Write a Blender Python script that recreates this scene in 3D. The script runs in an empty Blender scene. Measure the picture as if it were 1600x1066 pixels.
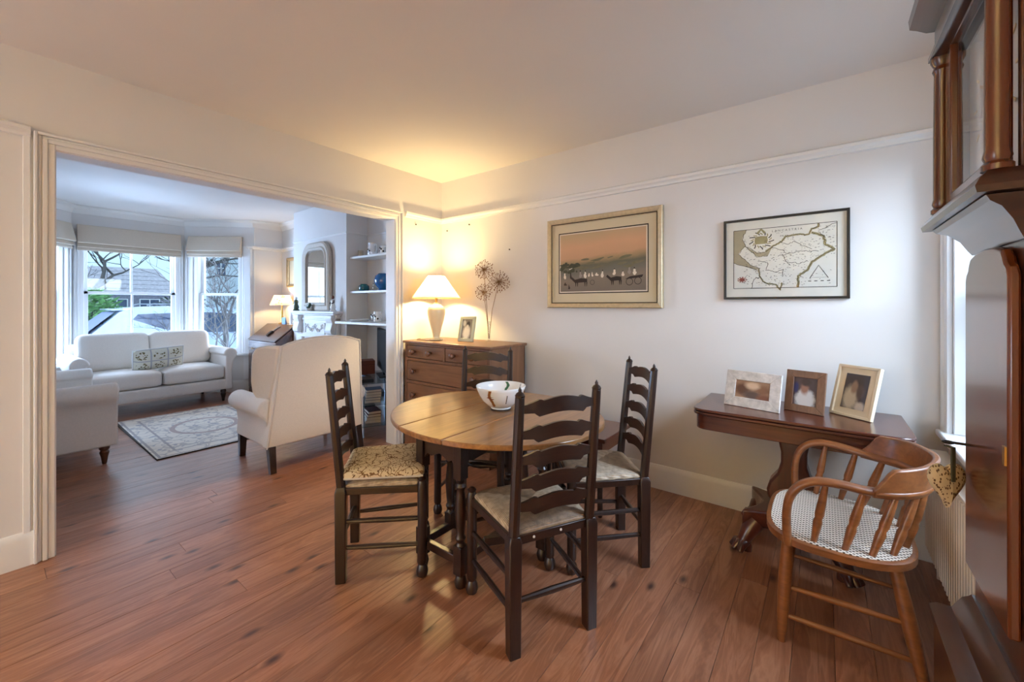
import bpy, bmesh, math, random
from mathutils import Vector, Matrix
random.seed(11)
PI = math.pi
SC = bpy.context.scene
COL = SC.collection

# ------------------------------------------------------------------ camera, world, sun, lamps, exposure
F_PX, YAW, EYE, HORIZON = 638.0, math.radians(37.4), 1.32, 477.0
cam_d = bpy.data.cameras.new('camera')
cam = bpy.data.objects.new('camera', cam_d)
COL.objects.link(cam)
cam.location = (0, 0, EYE)
cam.rotation_euler = (PI / 2, 0, YAW)
cam_d.sensor_width = 36.0
cam_d.lens = 36.0 * F_PX / 1600.0
cam_d.shift_y = (HORIZON - 533.0) / 1600.0
cam_d.clip_start = 0.02
SC.camera = cam

world = bpy.data.worlds.new('overcast_sky')
SC.world = world
world.use_nodes = True
bg = world.node_tree.nodes['Background']
bg.inputs['Color'].default_value = (0.47, 0.74, 1.0, 1)
bg.inputs['Strength'].default_value = 0.95


def lamp_light(name, kind, loc, energy, color, **kw):
    d = bpy.data.lights.new(name, kind)
    d.energy = energy
    d.color = color
    for k, v in kw.items():
        setattr(d, k, v)
    o = bpy.data.objects.new(name, d)
    COL.objects.link(o)
    o.location = loc
    return o


sun = lamp_light('bay_fill_sun', 'SUN', (-12, 0, 8), 4.0, (0.62, 0.78, 1.0), angle=math.radians(110))  # wide sun added to boost light through the bay; sky is overcast
sun.rotation_euler = Vector((0.84, 0.12, -0.50)).to_track_quat('-Z', 'Y').to_euler()
# daylight falling through the dining-room window (the lamp stands outdoors, above that window)
win_day = lamp_light('window_daylight', 'AREA', (2.1, 2.0, 2.5), 150, (0.66, 0.80, 1.0), shape='RECTANGLE', size=1.6, size_y=1.6)
win_day.rotation_euler = Vector((-0.86, 0.03, -0.46)).to_track_quat('-Z', 'Y').to_euler()
# lamps added out of view beside the bay to boost its daylight
bay_day = lamp_light('bay_fill_light', 'AREA', (-8.9, -1.3, 1.55), 800, (0.46, 0.66, 1.0), shape='RECTANGLE', size=2.6, size_y=2.6)
bay_day.rotation_euler = Vector((0.95, 0.30, 0.02)).to_track_quat('-Z', 'Y').to_euler()
bay_day2 = lamp_light('bay_fill_light', 'AREA', (-8.7, 4.6, 1.55), 620, (0.46, 0.66, 1.0), shape='RECTANGLE', size=2.2, size_y=2.6)
bay_day2.rotation_euler = Vector((0.90, -0.43, 0.02)).to_track_quat('-Z', 'Y').to_euler()
# unseen fill lamp added outside the made-up glazed doors behind the camera
door_fill = lamp_light('near_end_fill', 'AREA', (-2.35, -3.4, 1.8), 92, (0.92, 0.92, 0.96), shape='RECTANGLE', size=2.6, size_y=2.2)
door_fill.rotation_euler = Vector((0.12, 1.0, -0.10)).to_track_quat('-Z', 'Y').to_euler()
SC.view_settings.view_transform = 'Standard'
SC.view_settings.look = 'None'
SC.view_settings.gamma = 1.0
SC.view_settings.use_curve_mapping = False
SC.view_settings.exposure = 0.68
try:
    SC.cycles.max_bounces = 10
    SC.cycles.diffuse_bounces = 5
    SC.cycles.transparent_max_bounces = 16
    SC.cycles.sample_clamp_indirect = 6.0
    SC.cycles.caustics_reflective = False
    SC.cycles.caustics_refractive = False
except Exception:
    pass


# ------------------------------------------------------------------ materials
def srgb(r, g, b):
    f = lambda c: (c / 12.92 if c <= 0.04045 else ((c + 0.055) / 1.055) ** 2.4)
    return (f(r / 255), f(g / 255), f(b / 255), 1)


class NT:
    def __init__(self, name):
        self.m = bpy.data.materials.new(name)
        self.m.use_nodes = True
        self.t = self.m.node_tree
        self.b = self.t.nodes['Principled BSDF']
        self.out = self.t.nodes['Material Output']

    def n(self, typ, **kw):
        nd = self.t.nodes.new(typ)
        for k, v in kw.items():
            setattr(nd, k, v)
        return nd

    def l(self, a, b):
        self.t.links.new(a, b)

    def math(self, op, a, b=None, c=None):
        nd = self.n('ShaderNodeMath', operation=op)
        for i, v in enumerate((a, b, c)):
            if v is None:
                continue
            if isinstance(v, (int, float)):
                nd.inputs[i].default_value = v
            else:
                self.l(v, nd.inputs[i])
        return nd.outputs[0]

    def mix(self, fac, a, b):
        nd = self.n('ShaderNodeMix', data_type='RGBA')
        for s, v in ((nd.inputs[0], fac), (nd.inputs[6], a), (nd.inputs[7], b)):
            if isinstance(v, (tuple, list)):
                s.default_value = v
            elif isinstance(v, (int, float)):
                s.default_value = v
            else:
                self.l(v, s)
        return nd.outputs[2]

    def coords(self, kind='Object', scale=(1, 1, 1), rot=(0, 0, 0), loc=(0, 0, 0)):
        if kind == 'Position':
            src = self.n('ShaderNodeNewGeometry').outputs['Position']
        else:
            src = self.n('ShaderNodeTexCoord').outputs[kind]
        mp = self.n('ShaderNodeMapping')
        mp.inputs['Scale'].default_value = scale
        mp.inputs['Rotation'].default_value = rot
        mp.inputs['Location'].default_value = loc
        self.l(src, mp.inputs['Vector'])
        return mp.outputs['Vector']

    def noise(self, vec, scale=5, detail=4, rough=0.55, dist=0.0):
        nd = self.n('ShaderNodeTexNoise')
        nd.inputs['Scale'].default_value = scale
        nd.inputs['Detail'].default_value = detail
        nd.inputs['Roughness'].default_value = rough
        nd.inputs['Distortion'].default_value = dist
        self.l(vec, nd.inputs['Vector'])
        return nd.outputs['Fac']

    def ramp(self, fac, stops):
        nd = self.n('ShaderNodeValToRGB')
        e = nd.color_ramp.elements
        while len(e) < len(stops):
            e.new(0.5)
        for el, (p, c) in zip(e, stops):
            el.position = p
            el.color = c
        self.l(fac, nd.inputs['Fac'])
        return nd.outputs['Color']

    def bump(self, h, strength=0.2, dist=0.01):
        nd = self.n('ShaderNodeBump')
        nd.inputs['Strength'].default_value = strength
        nd.inputs['Distance'].default_value = dist
        self.l(h, nd.inputs['Height'])
        self.l(nd.outputs['Normal'], self.b.inputs['Normal'])

    def set(self, **kw):
        for k, v in kw.items():
            k = {'rough': 'Roughness', 'metal': 'Metallic', 'coat': 'Coat Weight', 'coat_rough': 'Coat Roughness',
                 'sheen': 'Sheen Weight', 'spec': 'Specular IOR Level'}[k]
            self.b.inputs[k].default_value = v
        return self


def plain(name, col, rough=0.5, metal=0.0, var=0.06, scale=6, bump=0.0, bscale=60, coat=0.0, sheen=0.0, spec=0.5):
    t = NT(name)
    v = t.coords('Object')
    f = t.noise(v, scale, 3)
    c0 = tuple(max(0, x * (1 - var)) for x in col[:3]) + (1,)
    c1 = tuple(min(1, x * (1 + var)) for x in col[:3]) + (1,)
    t.l(t.ramp(f, [(0.3, c0), (0.7, c1)]), t.b.inputs['Base Color'])
    t.set(rough=rough, metal=metal, coat=coat, sheen=sheen, spec=spec)
    if bump:
        t.bump(t.noise(v, bscale, 2), bump, 0.004)
    return t.m


def wood(name, dark, light, axis='z', scale=1.0, rough=0.4, coat=0.15, pos=False, coat_rough=0.2, contrast=1.0):
    t = NT(name)
    s = {'x': (1.2, 14, 14), 'y': (14, 1.2, 14), 'z': (14, 14, 1.2)}[axis]
    v = t.coords('Position' if pos else 'Object', tuple(k * scale for k in s))
    oi = t.n('ShaderNodeObjectInfo')
    add = t.n('ShaderNodeVectorMath', operation='ADD')
    cmb = t.n('ShaderNodeCombineXYZ')
    r = t.math('MULTIPLY', oi.outputs['Random'], 37.0)
    t.l(r, cmb.inputs[0]); t.l(r, cmb.inputs[1])
    t.l(v, add.inputs[0]); t.l(cmb.outputs[0], add.inputs[1])
    n1 = t.noise(add.outputs[0], 1.6, 6, 0.6, 0.8)
    n2 = t.noise(add.outputs[0], 6.0, 3, 0.5, 0.2)
    f = t.math('ADD', t.math('MULTIPLY', n1, 0.7), t.math('MULTIPLY', n2, 0.3))
    c = t.ramp(f, [(0.5 - 0.2 / contrast, dark), (0.5 + 0.18 / contrast, light)])
    t.l(c, t.b.inputs['Base Color'])
    t.set(rough=rough, coat=coat, coat_rough=coat_rough)
    t.bump(n2, 0.08, 0.003)
    return t.m


M = {}
M['wall'] = plain('wall_paint', srgb(226, 222, 218), 0.75, var=0.015, scale=2, bump=0.03, bscale=40)
M['ceiling'] = plain('ceiling_paint', srgb(230, 225, 220), 0.8, var=0.01, scale=2)
M['trim'] = plain('trim_paint', srgb(232, 229, 224), 0.38, var=0.01)
M['white_gloss'] = plain('white_gloss_paint', srgb(234, 234, 234), 0.3, var=0.01)
M['blind'] = plain('blind_linen', srgb(206, 192, 174), 0.9, var=0.04, scale=120, bump=0.1, bscale=200)
M['uphol'] = plain('cream_upholstery', srgb(222, 214, 206), 0.9, var=0.03, scale=90, bump=0.12, bscale=220, sheen=0.15)
M['oak'] = wood('dark_oak', srgb(24, 13, 10), srgb(50, 29, 20), 'z', 1.5, 0.32, 0.3)
M['oak_x'] = wood('dark_oak_cross', srgb(27, 15, 11), srgb(56, 33, 22), 'x', 1.5, 0.32, 0.3)
M['table'] = wood('table_top_oak', srgb(106, 68, 36), srgb(168, 120, 70), 'y', 1.0, 0.28, 0.45, coat_rough=0.16)
M['pine'] = wood('chest_pine', srgb(108, 72, 48), srgb(144, 102, 72), 'x', 0.7, 0.4, 0.2)
M['pine_z'] = wood('chest_pine_side', srgb(108, 72, 48), srgb(140, 98, 70), 'z', 0.7, 0.4, 0.2)
M['mahog'] = wood('mahogany', srgb(56, 26, 18), srgb(98, 48, 32), 'x', 0.7, 0.25, 0.5)
M['mahog_z'] = wood('mahogany_upright', srgb(50, 22, 15), srgb(92, 42, 26), 'z', 0.7, 0.28, 0.5)
M['clock'] = wood('clock_case', srgb(64, 28, 12), srgb(106, 52, 22), 'z', 0.6, 0.26, 0.5, coat_rough=0.15)
M['clock_dark'] = wood('clock_moulding', srgb(38, 18, 11), srgb(70, 35, 20), 'y', 0.8, 0.28, 0.5, coat_rough=0.15)
M['clock_trunk'] = wood('clock_trunk_side', srgb(40, 17, 9), srgb(72, 32, 16), 'z', 0.6, 0.28, 0.5)
M['elm'] = wood('elm_chair', srgb(104, 58, 28), srgb(148, 90, 48), 'x', 1.0, 0.36, 0.3)
M['bureau'] = wood('bureau_wood', srgb(66, 38, 26), srgb(104, 64, 44), 'x', 0.7, 0.25, 0.5)
M['knob'] = wood('knob_wood', srgb(84, 46, 24), srgb(120, 72, 42), 'z', 2.0, 0.28, 0.5)
M['leg_dark'] = wood('dark_leg', srgb(28, 18, 14), srgb(54, 34, 24), 'z', 1.5, 0.35, 0.2)
M['leg_brown'] = wood('turned_leg', srgb(70, 38, 20), srgb(110, 64, 36), 'z', 1.5, 0.35, 0.3)
M['brass'] = plain('brass', srgb(190, 150, 80), 0.3, 1.0)
M['dark_metal'] = plain('dark_iron', srgb(50, 42, 34), 0.5, 0.8)
M['silver'] = plain('brushed_silver', srgb(176, 178, 184), 0.35, 0.9)
M['black'] = plain('black_plastic', srgb(18, 18, 20), 0.3)
M['black_frame'] = plain('black_frame', srgb(20, 18, 18), 0.4)
M['gilt'] = plain('gilt_frame', srgb(176, 144, 98), 0.42, 0.55, var=0.15, scale=40)
M['gilt_pale'] = plain('pale_gilt_frame', srgb(196, 176, 140), 0.45, 0.35, var=0.1, scale=40)
M['mat_board'] = plain('mount_board', srgb(206, 190, 158), 0.9, var=0.02)
M['paper'] = plain('map_paper', srgb(222, 214, 200), 0.9, var=0.04, scale=12)
M['china'] = plain('white_china', srgb(236, 236, 236), 0.18, var=0.01, coat=0.5)
M['lamp_ceramic'] = plain('cream_ceramic', srgb(232, 214, 172), 0.25, var=0.02, coat=0.4)
M['teal'] = plain('teal_glaze', srgb(24, 92, 100), 0.2, coat=0.5)
M['blue'] = plain('blue_glaze', srgb(22, 92, 150), 0.18, coat=0.6)
M['green_dark'] = plain('dark_green_glaze', srgb(64, 84, 66), 0.3, var=0.35, scale=40)
M['straw'] = plain('dried_stem', srgb(128, 92, 52), 0.8, var=0.2)
M['seed'] = plain('dried_seed', srgb(120, 80, 46), 0.8, var=0.2)
M['foot_ink'] = plain('print_ink', srgb(60, 48, 40), 0.9)
M['ink_pale'] = plain('paint_pale', srgb(222, 208, 186), 0.9)
M['ink_dark'] = plain('paint_dark', srgb(54, 42, 34), 0.9)
M['paint_grey'] = plain('paint_grey', srgb(146, 134, 124), 0.9)
M['paint_bush'] = plain('paint_bush', srgb(74, 72, 52), 0.9, var=0.2, scale=30)
M['paint_hill'] = plain('paint_hill', srgb(112, 104, 78), 0.9, var=0.1, scale=30)
M['ink_olive'] = plain('map_olive', srgb(150, 136, 96), 0.9, var=0.12, scale=40)
M['ink_red'] = plain('map_red', srgb(140, 70, 56), 0.9, var=0.2, scale=60)
M['ink_green'] = plain('glaze_green_ink', srgb(46, 100, 74), 0.3)
M['ink_brown'] = plain('glaze_brown_ink', srgb(146, 92, 44), 0.3)
M['sea'] = plain('map_sea', srgb(164, 150, 122), 0.9, var=0.05, scale=50)
M['whitewash'] = plain('whitewashed_wood', srgb(206, 200, 194), 0.8, var=0.22, scale=34, bump=0.4, bscale=60)
M['brown_frame'] = wood('brown_frame_wood', srgb(104, 72, 52), srgb(134, 98, 74), 'z', 3, 0.5, 0.1)
M['cream_frame'] = plain('cream_frame', srgb(226, 208, 178), 0.4)
M['pewter'] = plain('pewter_frame', srgb(186, 184, 160), 0.35, 0.6)
M['radiator'] = plain('radiator_enamel', srgb(232, 220, 202), 0.4, var=0.01)
M['ribbon'] = plain('green_ribbon', srgb(62, 60, 40), 0.8)
M['box_brown'] = plain('brown_box', srgb(112, 58, 40), 0.6)
M['book_a'] = plain('book_cloth_cream', srgb(206, 200, 190), 0.8)
M['book_b'] = plain('book_cloth_maroon', srgb(84, 44, 40), 0.7)
M['book_c'] = plain('book_cloth_slate', srgb(104, 108, 122), 0.7)
M['subfloor'] = plain('subfloor', srgb(40, 24, 16), 0.9)
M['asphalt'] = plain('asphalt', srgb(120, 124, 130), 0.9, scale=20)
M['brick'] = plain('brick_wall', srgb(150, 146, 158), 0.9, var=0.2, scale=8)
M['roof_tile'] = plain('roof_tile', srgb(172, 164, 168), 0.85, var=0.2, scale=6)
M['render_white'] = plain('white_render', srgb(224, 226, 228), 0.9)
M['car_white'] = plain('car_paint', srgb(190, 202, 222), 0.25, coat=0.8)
M['car_glass'] = plain('car_glass', srgb(40, 56, 84), 0.08, coat=1.0)
M['car_rear_glass'] = plain('car_rear_glass', srgb(110, 122, 160), 0.5)
M['tv_screen'] = plain('tv_screen', srgb(14, 14, 17), 0.5, spec=0.2)
M['tyre'] = plain('tyre', srgb(26, 26, 28), 0.8)
M['bark'] = plain('bark', srgb(84, 78, 74), 0.9, var=0.2, scale=20)
M['leaf'] = plain('laurel_leaf', srgb(150, 196, 128), 0.5, var=0.4, scale=9)
M['slate_glass'] = plain('far_window_glass', srgb(70, 84, 110), 0.1)
M['rubber_cable'] = plain('cable_flex', srgb(110, 90, 64), 0.6)
M['card_blue'] = plain('pale_blue_card', srgb(150, 186, 226), 0.7)
M['plaster'] = plain('overmantel_frame', srgb(196, 186, 172), 0.6, var=0.06, scale=30)
M['embroid'] = None


def glass_pane(name, tint=(0.97, 0.99, 1.0, 1), ior=1.45):
    t = NT(name)
    tr = t.n('ShaderNodeBsdfTransparent'); tr.inputs['Color'].default_value = tint
    gl = t.n('ShaderNodeBsdfGlossy'); gl.inputs['Roughness'].default_value = 0.02
    lw = t.n('ShaderNodeLayerWeight'); lw.inputs['Blend'].default_value = 0.5
    r0 = ((ior - 1) / (ior + 1)) ** 2
    fres = t.math('ADD', r0, t.math('MULTIPLY', 1 - r0, t.math('POWER', lw.outputs['Facing'], 5.0)))
    mx = t.n('ShaderNodeMixShader')
    # a little grime keeps it procedural: noise tints the reflection weight very slightly
    nz = t.noise(t.coords('Object'), 3, 2)
    w = t.math('MULTIPLY', fres, t.math('ADD', 0.9, t.math('MULTIPLY', nz, 0.2)))
    t.l(w, mx.inputs[0]); t.l(tr.outputs[0], mx.inputs[1]); t.l(gl.outputs[0], mx.inputs[2])
    t.l(mx.outputs[0], t.out.inputs['Surface'])
    return t.m


M['pane'] = glass_pane('window_glass')
M['shelf_glass'] = glass_pane('shelf_glass', (0.72, 0.80, 0.84, 1))
M['clear_glass'] = glass_pane('clear_glass', (0.93, 0.95, 0.95, 1), 1.6)
t = NT('mirror_silver'); t.set(rough=0.02, metal=1.0)
t.l(t.ramp(t.noise(t.coords('Object'), 2, 2), [(0, (0.86, 0.88, 0.9, 1)), (1, (0.9, 0.92, 0.94, 1))]), t.b.inputs['Base Color'])
M['mirror'] = t.m

# floor boards: polished pine, grain along y, each board with its own tone, knots
t = NT('floor_board')
oi = t.n('ShaderNodeObjectInfo')
pos = t.coords('Position', (9, 0.9, 9))
cmb = t.n('ShaderNodeCombineXYZ')
t.l(t.math('MULTIPLY', oi.outputs['Random'], 91.0), cmb.inputs[1])
t.l(t.math('MULTIPLY', oi.outputs['Random'], 57.0), cmb.inputs[0])
add = t.n('ShaderNodeVectorMath', operation='ADD')
t.l(pos, add.inputs[0]); t.l(cmb.outputs[0], add.inputs[1])
n1 = t.noise(add.outputs[0], 1.1, 5, 0.6, 1.2)
rings = t.math('FRACT', t.math('MULTIPLY', n1, 7.0))
rings = t.math('SUBTRACT', 1.0, t.math('ABSOLUTE', t.math('SUBTRACT', t.math('MULTIPLY', rings, 2.0), 1.0)))
n2 = t.noise(add.outputs[0], 9.0, 3)
f = t.math('ADD', t.math('MULTIPLY', rings, 0.22), t.math('ADD', t.math('MULTIPLY', n2, 0.16), t.math('MULTIPLY', n1, 0.62)))
c = t.ramp(f, [(0.22, srgb(116, 70, 46)), (0.5, srgb(152, 101, 73)), (0.8, srgb(184, 136, 106))])
blot = t.ramp(t.noise(t.coords('Position', (2.2, 1.1, 1)), 1.4, 3), [(0.3, (0.84, 0.80, 0.78, 1)), (0.7, (1.08, 1.08, 1.08, 1))])
bm_ = t.n('ShaderNodeMix', data_type='RGBA', blend_type='MULTIPLY'); bm_.inputs[0].default_value = 1.0
t.l(c, bm_.inputs[6]); t.l(blot, bm_.inputs[7]); c = bm_.outputs[2]
tone = t.ramp(oi.outputs['Random'], [(0.0, (0.86, 0.84, 0.83, 1)), (0.5, (0.98, 0.98, 0.98, 1)), (1.0, (1.12, 1.10, 1.08, 1))])
mul = t.n('ShaderNodeMix', data_type='RGBA', blend_type='MULTIPLY')
mul.inputs[0].default_value = 1.0
t.l(c, mul.inputs[6]); t.l(tone, mul.inputs[7])
kv = t.n('ShaderNodeTexVoronoi', voronoi_dimensions='2D'); kv.inputs['Scale'].default_value = 1.0
kpos = t.coords('Position', (3.2, 1.5, 1))
kadd = t.n('ShaderNodeVectorMath', operation='ADD')
t.l(kpos, kadd.inputs[0]); t.l(cmb.outputs[0], kadd.inputs[1])
t.l(kadd.outputs[0], kv.inputs['Vector'])
knot = t.ramp(kv.outputs['Distance'], [(0.015, (1, 1, 1, 1)), (0.075, (0, 0, 0, 1))])
t.l(t.mix(knot, mul.outputs[2], srgb(70, 34, 18)), t.b.inputs['Base Color'])
rg = t.math('ADD', 0.34, t.math('MULTIPLY', n2, 0.16))
t.l(rg, t.b.inputs['Roughness'])
t.set(coat=0.4, coat_rough=0.33)
t.bump(n1, 0.05, 0.002)
M['floor'] = t.m

# rush seat: strands running round in four triangles, side pair paler as painted-in shading
t = NT('rush_seat')
tc = t.n('ShaderNodeTexCoord'); sp = t.n('ShaderNodeSeparateXYZ'); t.l(tc.outputs['Object'], sp.inputs[0])
ax = t.math('ABSOLUTE', sp.outputs[0]); ay = t.math('ABSOLUTE', t.math('MULTIPLY', sp.outputs[1], 1.02))
d = t.math('MAXIMUM', ax, ay)
st = t.math('SINE', t.math('MULTIPLY', d, 1100.0))
nz = t.noise(t.coords('Object', (20, 20, 20)), 2.0, 3)
f = t.math('ADD', t.math('MULTIPLY', st, 0.12), nz)
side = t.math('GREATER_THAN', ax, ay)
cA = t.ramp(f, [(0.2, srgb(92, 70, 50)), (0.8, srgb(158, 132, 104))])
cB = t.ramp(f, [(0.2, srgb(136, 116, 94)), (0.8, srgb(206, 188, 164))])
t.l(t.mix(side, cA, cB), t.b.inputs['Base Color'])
t.set(rough=0.5, spec=0.6)
t.bump(st, 0.5, 0.003)
M['rush'] = t.m

# woven cane: pale strands with dark holes
t = NT('woven_cane')
v = t.coords('Object')
sp = t.n('ShaderNodeSeparateXYZ'); t.l(v, sp.inputs[0])
sx = t.math('SINE', t.math('MULTIPLY', sp.outputs[0], 330.0))
sy = t.math('SINE', t.math('MULTIPLY', sp.outputs[1], 330.0))
hole = t.math('GREATER_THAN', t.math('MULTIPLY', sx, sy), 0.24)
t.l(t.mix(hole, srgb(224, 214, 200), srgb(74, 54, 40)), t.b.inputs['Base Color'])
t.set(rough=0.5)
t.bump(t.math('MULTIPLY', sx, sy), 0.3, 0.002)
M['cane'] = t.m


def vine_material(name, base, stem, leaf, scale):
    t = NT(name)
    v = t.coords('Object', (scale,) * 3)
    nz = t.n('ShaderNodeTexNoise'); nz.inputs['Scale'].default_value = 0.8
    t.l(v, nz.inputs['Vector'])
    ad = t.n('ShaderNodeVectorMath', operation='MULTIPLY_ADD')
    t.l(nz.outputs['Color'], ad.inputs[0]); ad.inputs[1].default_value = (1.6, 1.6, 1.6); t.l(v, ad.inputs[2])
    e = t.n('ShaderNodeTexVoronoi', feature='DISTANCE_TO_EDGE'); e.inputs['Scale'].default_value = 0.7
    t.l(ad.outputs[0], e.inputs['Vector'])
    line = t.math('LESS_THAN', e.outputs['Distance'], 0.035)
    vo = t.n('ShaderNodeTexVoronoi'); vo.inputs['Scale'].default_value = 2.2
    mp = t.n('ShaderNodeMapping'); mp.inputs['Scale'].default_value = (1.0, 1.9, 1.0); mp.inputs['Rotation'].default_value = (0, 0, 0.7)
    t.l(ad.outputs[0], mp.inputs['Vector']); t.l(mp.outputs[0], vo.inputs['Vector'])
    lf = t.math('LESS_THAN', vo.outputs['Distance'], 0.27)
    c = t.mix(line, base, stem)
    c = t.mix(lf, c, leaf)
    t.l(c, t.b.inputs['Base Color'])
    t.set(rough=0.9)
    t.bump(t.noise(t.coords('Object'), 200, 2), 0.1, 0.002)
    return t.m


M['vine'] = vine_material('vine_print_cotton', srgb(214, 196, 162), srgb(122, 90, 54), srgb(108, 78, 46), 25)


def uv_blobs(name, base, blobs, rough=0.35, base2=None):
    """a print: soft coloured spots (u, v, ru, rv, colour, softness) over a base, in the sheet's own UVs"""
    t = NT(name)
    uv = t.n('ShaderNodeTexCoord').outputs['UV']
    sp = t.n('ShaderNodeSeparateXYZ'); t.l(uv, sp.inputs[0])
    col = base
    if base2:
        col = t.ramp(sp.outputs[1], [(0.0, base), (1.0, base2)])
    nz = t.noise(uv, 7, 3)
    for (u, v, ru, rv, cc, so) in blobs:
        du = t.math('DIVIDE', t.math('SUBTRACT', sp.outputs[0], u), ru)
        dv = t.math('DIVIDE', t.math('SUBTRACT', sp.outputs[1], v), rv)
        dd = t.math('SQRT', t.math('ADD', t.math('MULTIPLY', du, du), t.math('MULTIPLY', dv, dv)))
        dd = t.math('ADD', dd, t.math('MULTIPLY', t.math('SUBTRACT', nz, 0.5), 0.5))
        mr = t.n('ShaderNodeMapRange', interpolation_type='SMOOTHSTEP')
        mr.inputs['From Min'].default_value = 1.0 + so
        mr.inputs['From Max'].default_value = 1.0 - so
        t.l(dd, mr.inputs['Value'])
        col = t.mix(mr.outputs[0], col, cc)
    t.l(col, t.b.inputs['Base Color'])
    t.set(rough=rough)
    return t.m


M['photo_baby'] = uv_blobs('photo_two_heads', srgb(168, 132, 104), [
    (0.2, 0.5, 0.22, 0.34, srgb(98, 64, 44), 0.5), (0.8, 0.55, 0.2, 0.3, srgb(126, 88, 62), 0.5),
    (0.5, 0.75, 0.2, 0.2, srgb(214, 184, 156), 0.5), (0.5, 0.2, 0.25, 0.25, srgb(84, 66, 60), 0.5),
    (0.85, 0.1, 0.2, 0.2, srgb(120, 72, 48), 0.5)])
M['photo_shirt'] = uv_blobs('photo_white_shirt', srgb(72, 54, 56), [
    (0.52, 0.22, 0.42, 0.36, srgb(206, 206, 208), 0.25), (0.48, 0.62, 0.16, 0.22, srgb(150, 106, 86), 0.45),
    (0.52, 0.84, 0.22, 0.14, srgb(60, 42, 36), 0.4), (0.12, 0.62, 0.1, 0.2, srgb(38, 40, 92), 0.4)])
M['photo_couple'] = uv_blobs('photo_couple', srgb(70, 62, 66), [
    (0.35, 0.3, 0.3, 0.34, srgb(196, 180, 156), 0.4), (0.45, 0.62, 0.14, 0.18, srgb(150, 122, 104), 0.4),
    (0.72, 0.5, 0.16, 0.2, srgb(96, 80, 76), 0.4), (0.8, 0.08, 0.2, 0.14, srgb(206, 192, 178), 0.4)])
M['photo_mono'] = uv_blobs('photo_black_and_white', srgb(120, 112, 102), [
    (0.5, 0.3, 0.36, 0.34, srgb(208, 202, 192), 0.4), (0.62, 0.76, 0.18, 0.14, srgb(52, 46, 42), 0.4),
    (0.55, 0.6, 0.12, 0.12, srgb(198, 190, 180), 0.4), (0.2, 0.8, 0.16, 0.16, srgb(186, 180, 170), 0.4)])

# the beach scene print
t = NT('beach_scene_print')
uv = t.n('ShaderNodeTexCoord').outputs['UV']
sp = t.n('ShaderNodeSeparateXYZ'); t.l(uv, sp.inputs[0])
nz = t.noise(uv, 4, 4)
vv = t.math('ADD', sp.outputs[1], t.math('MULTIPLY', t.math('SUBTRACT', nz, 0.5), 0.10))
vv = t.math('SUBTRACT', vv, t.math('MULTIPLY', t.math('SUBTRACT', sp.outputs[0], 0.4), 0.10))
c = t.ramp(vv, [(0.0, srgb(112, 98, 82)), (0.22, srgb(124, 108, 90)), (0.33, srgb(104, 98, 84)), (0.45, srgb(96, 90, 66)),
                (0.52, srgb(150, 124, 84)), (0.60, srgb(190, 146, 106)), (0.78, srgb(202, 154, 114)), (1.0, srgb(182, 154, 114))])
t.l(c, t.b.inputs['Base Color']); t.set(rough=0.5)
M['beach'] = t.m

# rug: faded ivory ground, blue-grey flowers, borders
t = NT('faded_floral_rug')
uv = t.n('ShaderNodeTexCoord').outputs['UV']
sp = t.n('ShaderNodeSeparateXYZ'); t.l(uv, sp.inputs[0])
eu = t.math('MINIMUM', sp.outputs[0], t.math('SUBTRACT', 1.0, sp.outputs[0]))
ev = t.math('MINIMUM', sp.outputs[1], t.math('SUBTRACT', 1.0, sp.outputs[1]))
ed = t.math('MINIMUM', t.math('MULTIPLY', eu, 1.8), t.math('MULTIPLY', ev, 1.2))
mp = t.n('ShaderNodeMapping'); mp.inputs['Scale'].default_value = (18, 11, 1); t.l(uv, mp.inputs['Vector'])
nzc = t.n('ShaderNodeTexNoise'); nzc.inputs['Scale'].default_value = 1.0; t.l(mp.outputs[0], nzc.inputs['Vector'])
ad = t.n('ShaderNodeVectorMath', operation='MULTIPLY_ADD')
t.l(nzc.outputs['Color'], ad.inputs[0]); ad.inputs[1].default_value = (1.4, 1.4, 0); t.l(mp.outputs[0], ad.inputs[2])
vo = t.n('ShaderNodeTexVoronoi'); vo.inputs['Scale'].default_value = 1.1; t.l(ad.outputs[0], vo.inputs['Vector'])
e = t.n('ShaderNodeTexVoronoi', feature='DISTANCE_TO_EDGE'); e.inputs['Scale'].default_value = 0.8; t.l(ad.outputs[0], e.inputs['Vector'])
c = t.mix(t.math('LESS_THAN', vo.outputs['Distance'], 0.30), srgb(222, 214, 202), srgb(170, 168, 172))
c = t.mix(t.math('LESS_THAN', e.outputs['Distance'], 0.05), c, srgb(188, 182, 176))
for lo, hi in ((0.015, 0.035), (0.15, 0.17)):
    m1 = t.math('MULTIPLY', t.math('GREATER_THAN', ed, lo), t.math('LESS_THAN', ed, hi))
    c = t.mix(m1, c, srgb(168, 160, 158))
du = t.math('DIVIDE', t.math('SUBTRACT', sp.outputs[0], 0.5), 0.20)
dv = t.math('DIVIDE', t.math('SUBTRACT', sp.outputs[1], 0.5), 0.26)
dd = t.math('SQRT', t.math('ADD', t.math('MULTIPLY', du, du), t.math('MULTIPLY', dv, dv)))
m1 = t.math('MULTIPLY', t.math('GREATER_THAN', dd, 0.85), t.math('LESS_THAN', dd, 1.0))
c = t.mix(m1, c, srgb(178, 160, 154))
t.l(c, t.b.inputs['Base Color']); t.set(rough=0.95)
t.bump(t.noise(t.coords('Object'), 300, 2), 0.2, 0.003)
M['rug'] = t.m


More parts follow.
